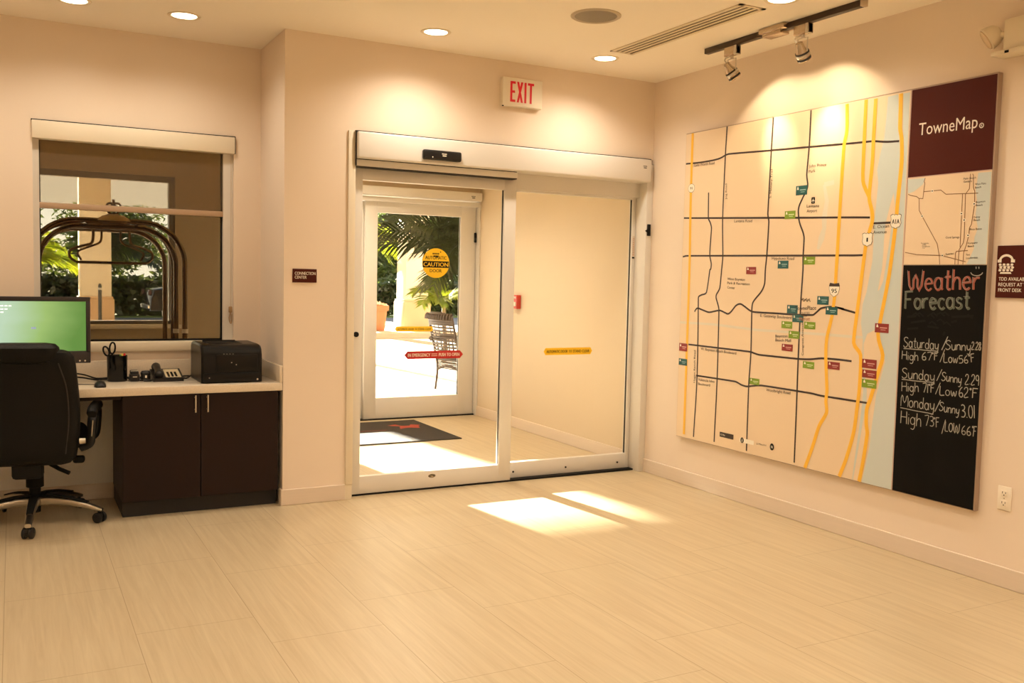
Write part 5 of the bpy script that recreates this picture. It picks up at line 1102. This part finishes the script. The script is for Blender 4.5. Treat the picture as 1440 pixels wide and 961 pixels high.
tree(8.6, 29, 4.6, 2.8, 7000, 'bushy tree beyond the drive left of the column in the door', 34)
tree(14.0, 35.5, 5.0, 3.1, 7000, 'bushy tree beyond the drive right of the column in the door', 35, LEAF_H)

def tall_tree(x, y, z0, z1, r, n, label, seed):  # added tree, crown out of view, shaped to block sun through the door
    rnd = random.Random(seed); t = thing('sun_block_tree', label, 'tree', (x, y, 0), 'added trees that block the sun')
    m = MB(TRUNK); m.tube([(x+.8, y, 0), (x+.7, y, z0*.5), (x+.2, y, z0+.5), (x, y, z1-.8)], [.17, .14, .10, .04], 10)
    for k in range(6): a = k*1.05; m.tube([(x+.2, y, z0+.2), (x+.7*r*math.cos(a), y+.7*r*math.sin(a), z0+.9+.2*k)], [.07, .02], 6)
    m.build('trunk', t); m = MB(LEAF_H)
    for j in range(3):
        for k in range(4):
            leaves(m, (x+r*(-.75+.5*k+.08*(j-1)), y+rnd.uniform(-.3, .3)*r, z0+(z1-z0)*(.20+.29*j)), (r*.42, r*.42, (z1-z0)*.22), n//12, .42, rnd, .2)
    m.build('crown', t, smooth=False)
tall_tree(-2.5, 31.5, 6.7, 9.7, 1.75, 15000, 'added tree beyond the drive, its unseen crown blocking sun from the door', 41)

# terracotta pot on the island
t = thing('terracotta_pot', 'large terracotta pot beside the column outside the door', 'plant pot', (3.52, 15.75, .11))
m = MB(TERRA); m.lathe([(.0005, .0), (.22, 0), (.235, .02), (.285, .48), (.325, .485), (.335, .60), (.30, .62), (.28, .58), (.0005, .57)], (3.52, 15.75, .11), 40); m.build('pot', t)
m = MB(mat('pale_blossom', (.75, .62, .45), .8)); rr = random.Random(4); leaves(m, (3.52, 15.75, .72), (.26, .26, .10), 420, .09, rr, .2); m.build('blossoms', t, smooth=False)

# wicker chair outside the door (built facing +x)
t = thing('wicker_chair', 'dark high-backed wicker armchair on the paving outside the door', 'chair', (0, 0, 0))
def back_pt(y, z):  # reclined back plane
    return Vector((-.02-.24*max(0, z-.40)-.05*(1-(y/.25)**2), y, z))
FR = mat('wicker_frame', (.05, .03, .018), .4)
m = MB(FR)
for s in (-1, 1): m.tube(smooth_line([(-.03, s*.25, 0), (.0, s*.25, .25), (-.02, s*.25, .42), (-.085, s*.255, .68), (-.155, s*.25, .97)]), .016, 8)
m.tube(smooth_line([(-.155, -.25, .97), (-.20, -.12, .995), (-.21, 0, 1.0), (-.20, .12, .995), (-.155, .25, .97)]), .018, 8); m.build('back_frame', t)
m = MB(WICKER)
z = .44
while z < .965:
    rows = [back_pt(-.245+.49*k/12, z) for k in range(13)]
    th = .017 if z < .82 else .026
    m.tube(rows, th*.5, 6, flat=1.6); z += .042 if z < .82 else .026
for k in range(5): y = -.2+.1*k; m.tube([back_pt(y, .42), back_pt(y, .96)], .006, 6)
m.build('woven_back', t)
m = MB(WICKER); rows = []
for k in range(13): y = -.26+.52*k/12; m.tube([(-.155-.05*(1-(y/.26)**2), y, .985), (-.18-.05*(1-(y/.26)**2), y, .965), (-.185-.05*(1-(y/.26)**2), y, .92)], .022, 6)
m.build('rolled_top', t)
m = MB(WICKER)
z = .25
while z < .41: m.tube([(-.005+.0*z, -.245+.49*k/8, z+.0*k-.06*math.sin(math.pi*k/8)*(-1 if z < .28 else 0)) for k in range(9)], .008, 6); z += .017
m.build('rear_skirt', t)
m = MB(WICKER); m.box(-.02, -.25, .385, .52, .25, .425, bev=.015)
for k in range(14): m.tube([(.0+.038*k, -.25, .427), (.0+.038*k, .25, .427)], .008, 6)
m.build('seat', t)
for s in (-1, 1):
    m = MB(WICKER); m.tube(smooth_line([(-.11, s*.26, .66), (.10, s*.30, .665), (.36, s*.30, .655), (.50, s*.28, .58), (.51, s*.26, .42)]), .03, 8)
    for k in range(9): m.tube([(-.03+.06*k, s*.265, .42), (-.05+.062*k, s*.29, .65)], .009, 6)
    m.build('armrest', t)
    m = MB(FR); m.tube([(.50, s*.25, .40), (.51, s*.25, 0)], .017, 8); m.build('leg', t)
t.location = (.71, 5.17, -.02); t.rotation_euler = (0, 0, math.radians(12))

# dark car parked on the drive
t = thing('parked_car', 'black parked car on the drive seen through the desk window', 'car', (1.2, 20.4, -.02))
cx_, cyc, cz_ = -1.15, 20.4, -.02
prof = [(0, .42), (.02, .75), (.10, .98), (.55, 1.05), (.62, 1.08), (.95, 1.45), (1.25, 1.52), (2.3, 1.52), (2.6, 1.46), (3.3, 1.05), (4.25, .92), (4.42, .70), (4.44, .42)]
m = MB(CARPAINT)
rings = []
for dy, ins in ((-.84, .06), (-.80, .0), (.80, .0), (.84, .06)):
    rings.append([Vector((cx_+x+(ins if x < 2 else -ins)*.5, cyc+dy*(1-.10*max(0, z-1.0)/.5), cz_+z-(ins if z > .6 else -ins)*.4)) for x, z in prof])
m.loft(rings); m.build('body', t)
for s in (-1, 1):
    m = MB(CARGLASS)
    y = cyc+s*.845
    for q in ([(.72, 1.09), (1.0, 1.40), (1.65, 1.45), (1.65, 1.09)], [(1.73, 1.09), (1.73, 1.45), (2.45, 1.42), (3.0, 1.09)]):
        m.face([(cx_+x, cyc+s*(.852-.084*(z-1.0)/.5), cz_+z) for x, z in q])
    m.build('side_window', t, smooth=False)
m = MB(CARGLASS); m.face([(cx_+.645, cyc-.68, 1.10), (cx_+.645, cyc+.68, 1.10), (cx_+.925, cyc+.62, 1.40), (cx_+.925, cyc-.62, 1.40)]); m.build('rear_window', t, smooth=False)
for x in (.85, 3.55):
    for s in (-1, 1):
        m = MB(BLACKM); a = Vector((cx_+x, cyc+s*.66, cz_+.33)); b = Vector((cx_+x, cyc+s*.86, cz_+.33)); m.tube([a, b], .33, 28); m.m(CHROME); m.tube([b, b+Vector((0, s*.012, 0))], [.20, .17], 20); m.build('wheel', t)
m = MB(mat('car_lamp_dark', (.05, .012, .01), .3)); 
for s in (-1, 1): m.box(cx_-.005, cyc+s*.7-.1, .80, cx_+.06, cyc+s*.7+.1, .93, bev=.01)
m.build('tail_lamp', t)
m = MB(CHROME); m.box(cx_-.03, cyc-.8, .45, cx_+.08, cyc+.8, .55, bev=.02); m.build('bumper', t)
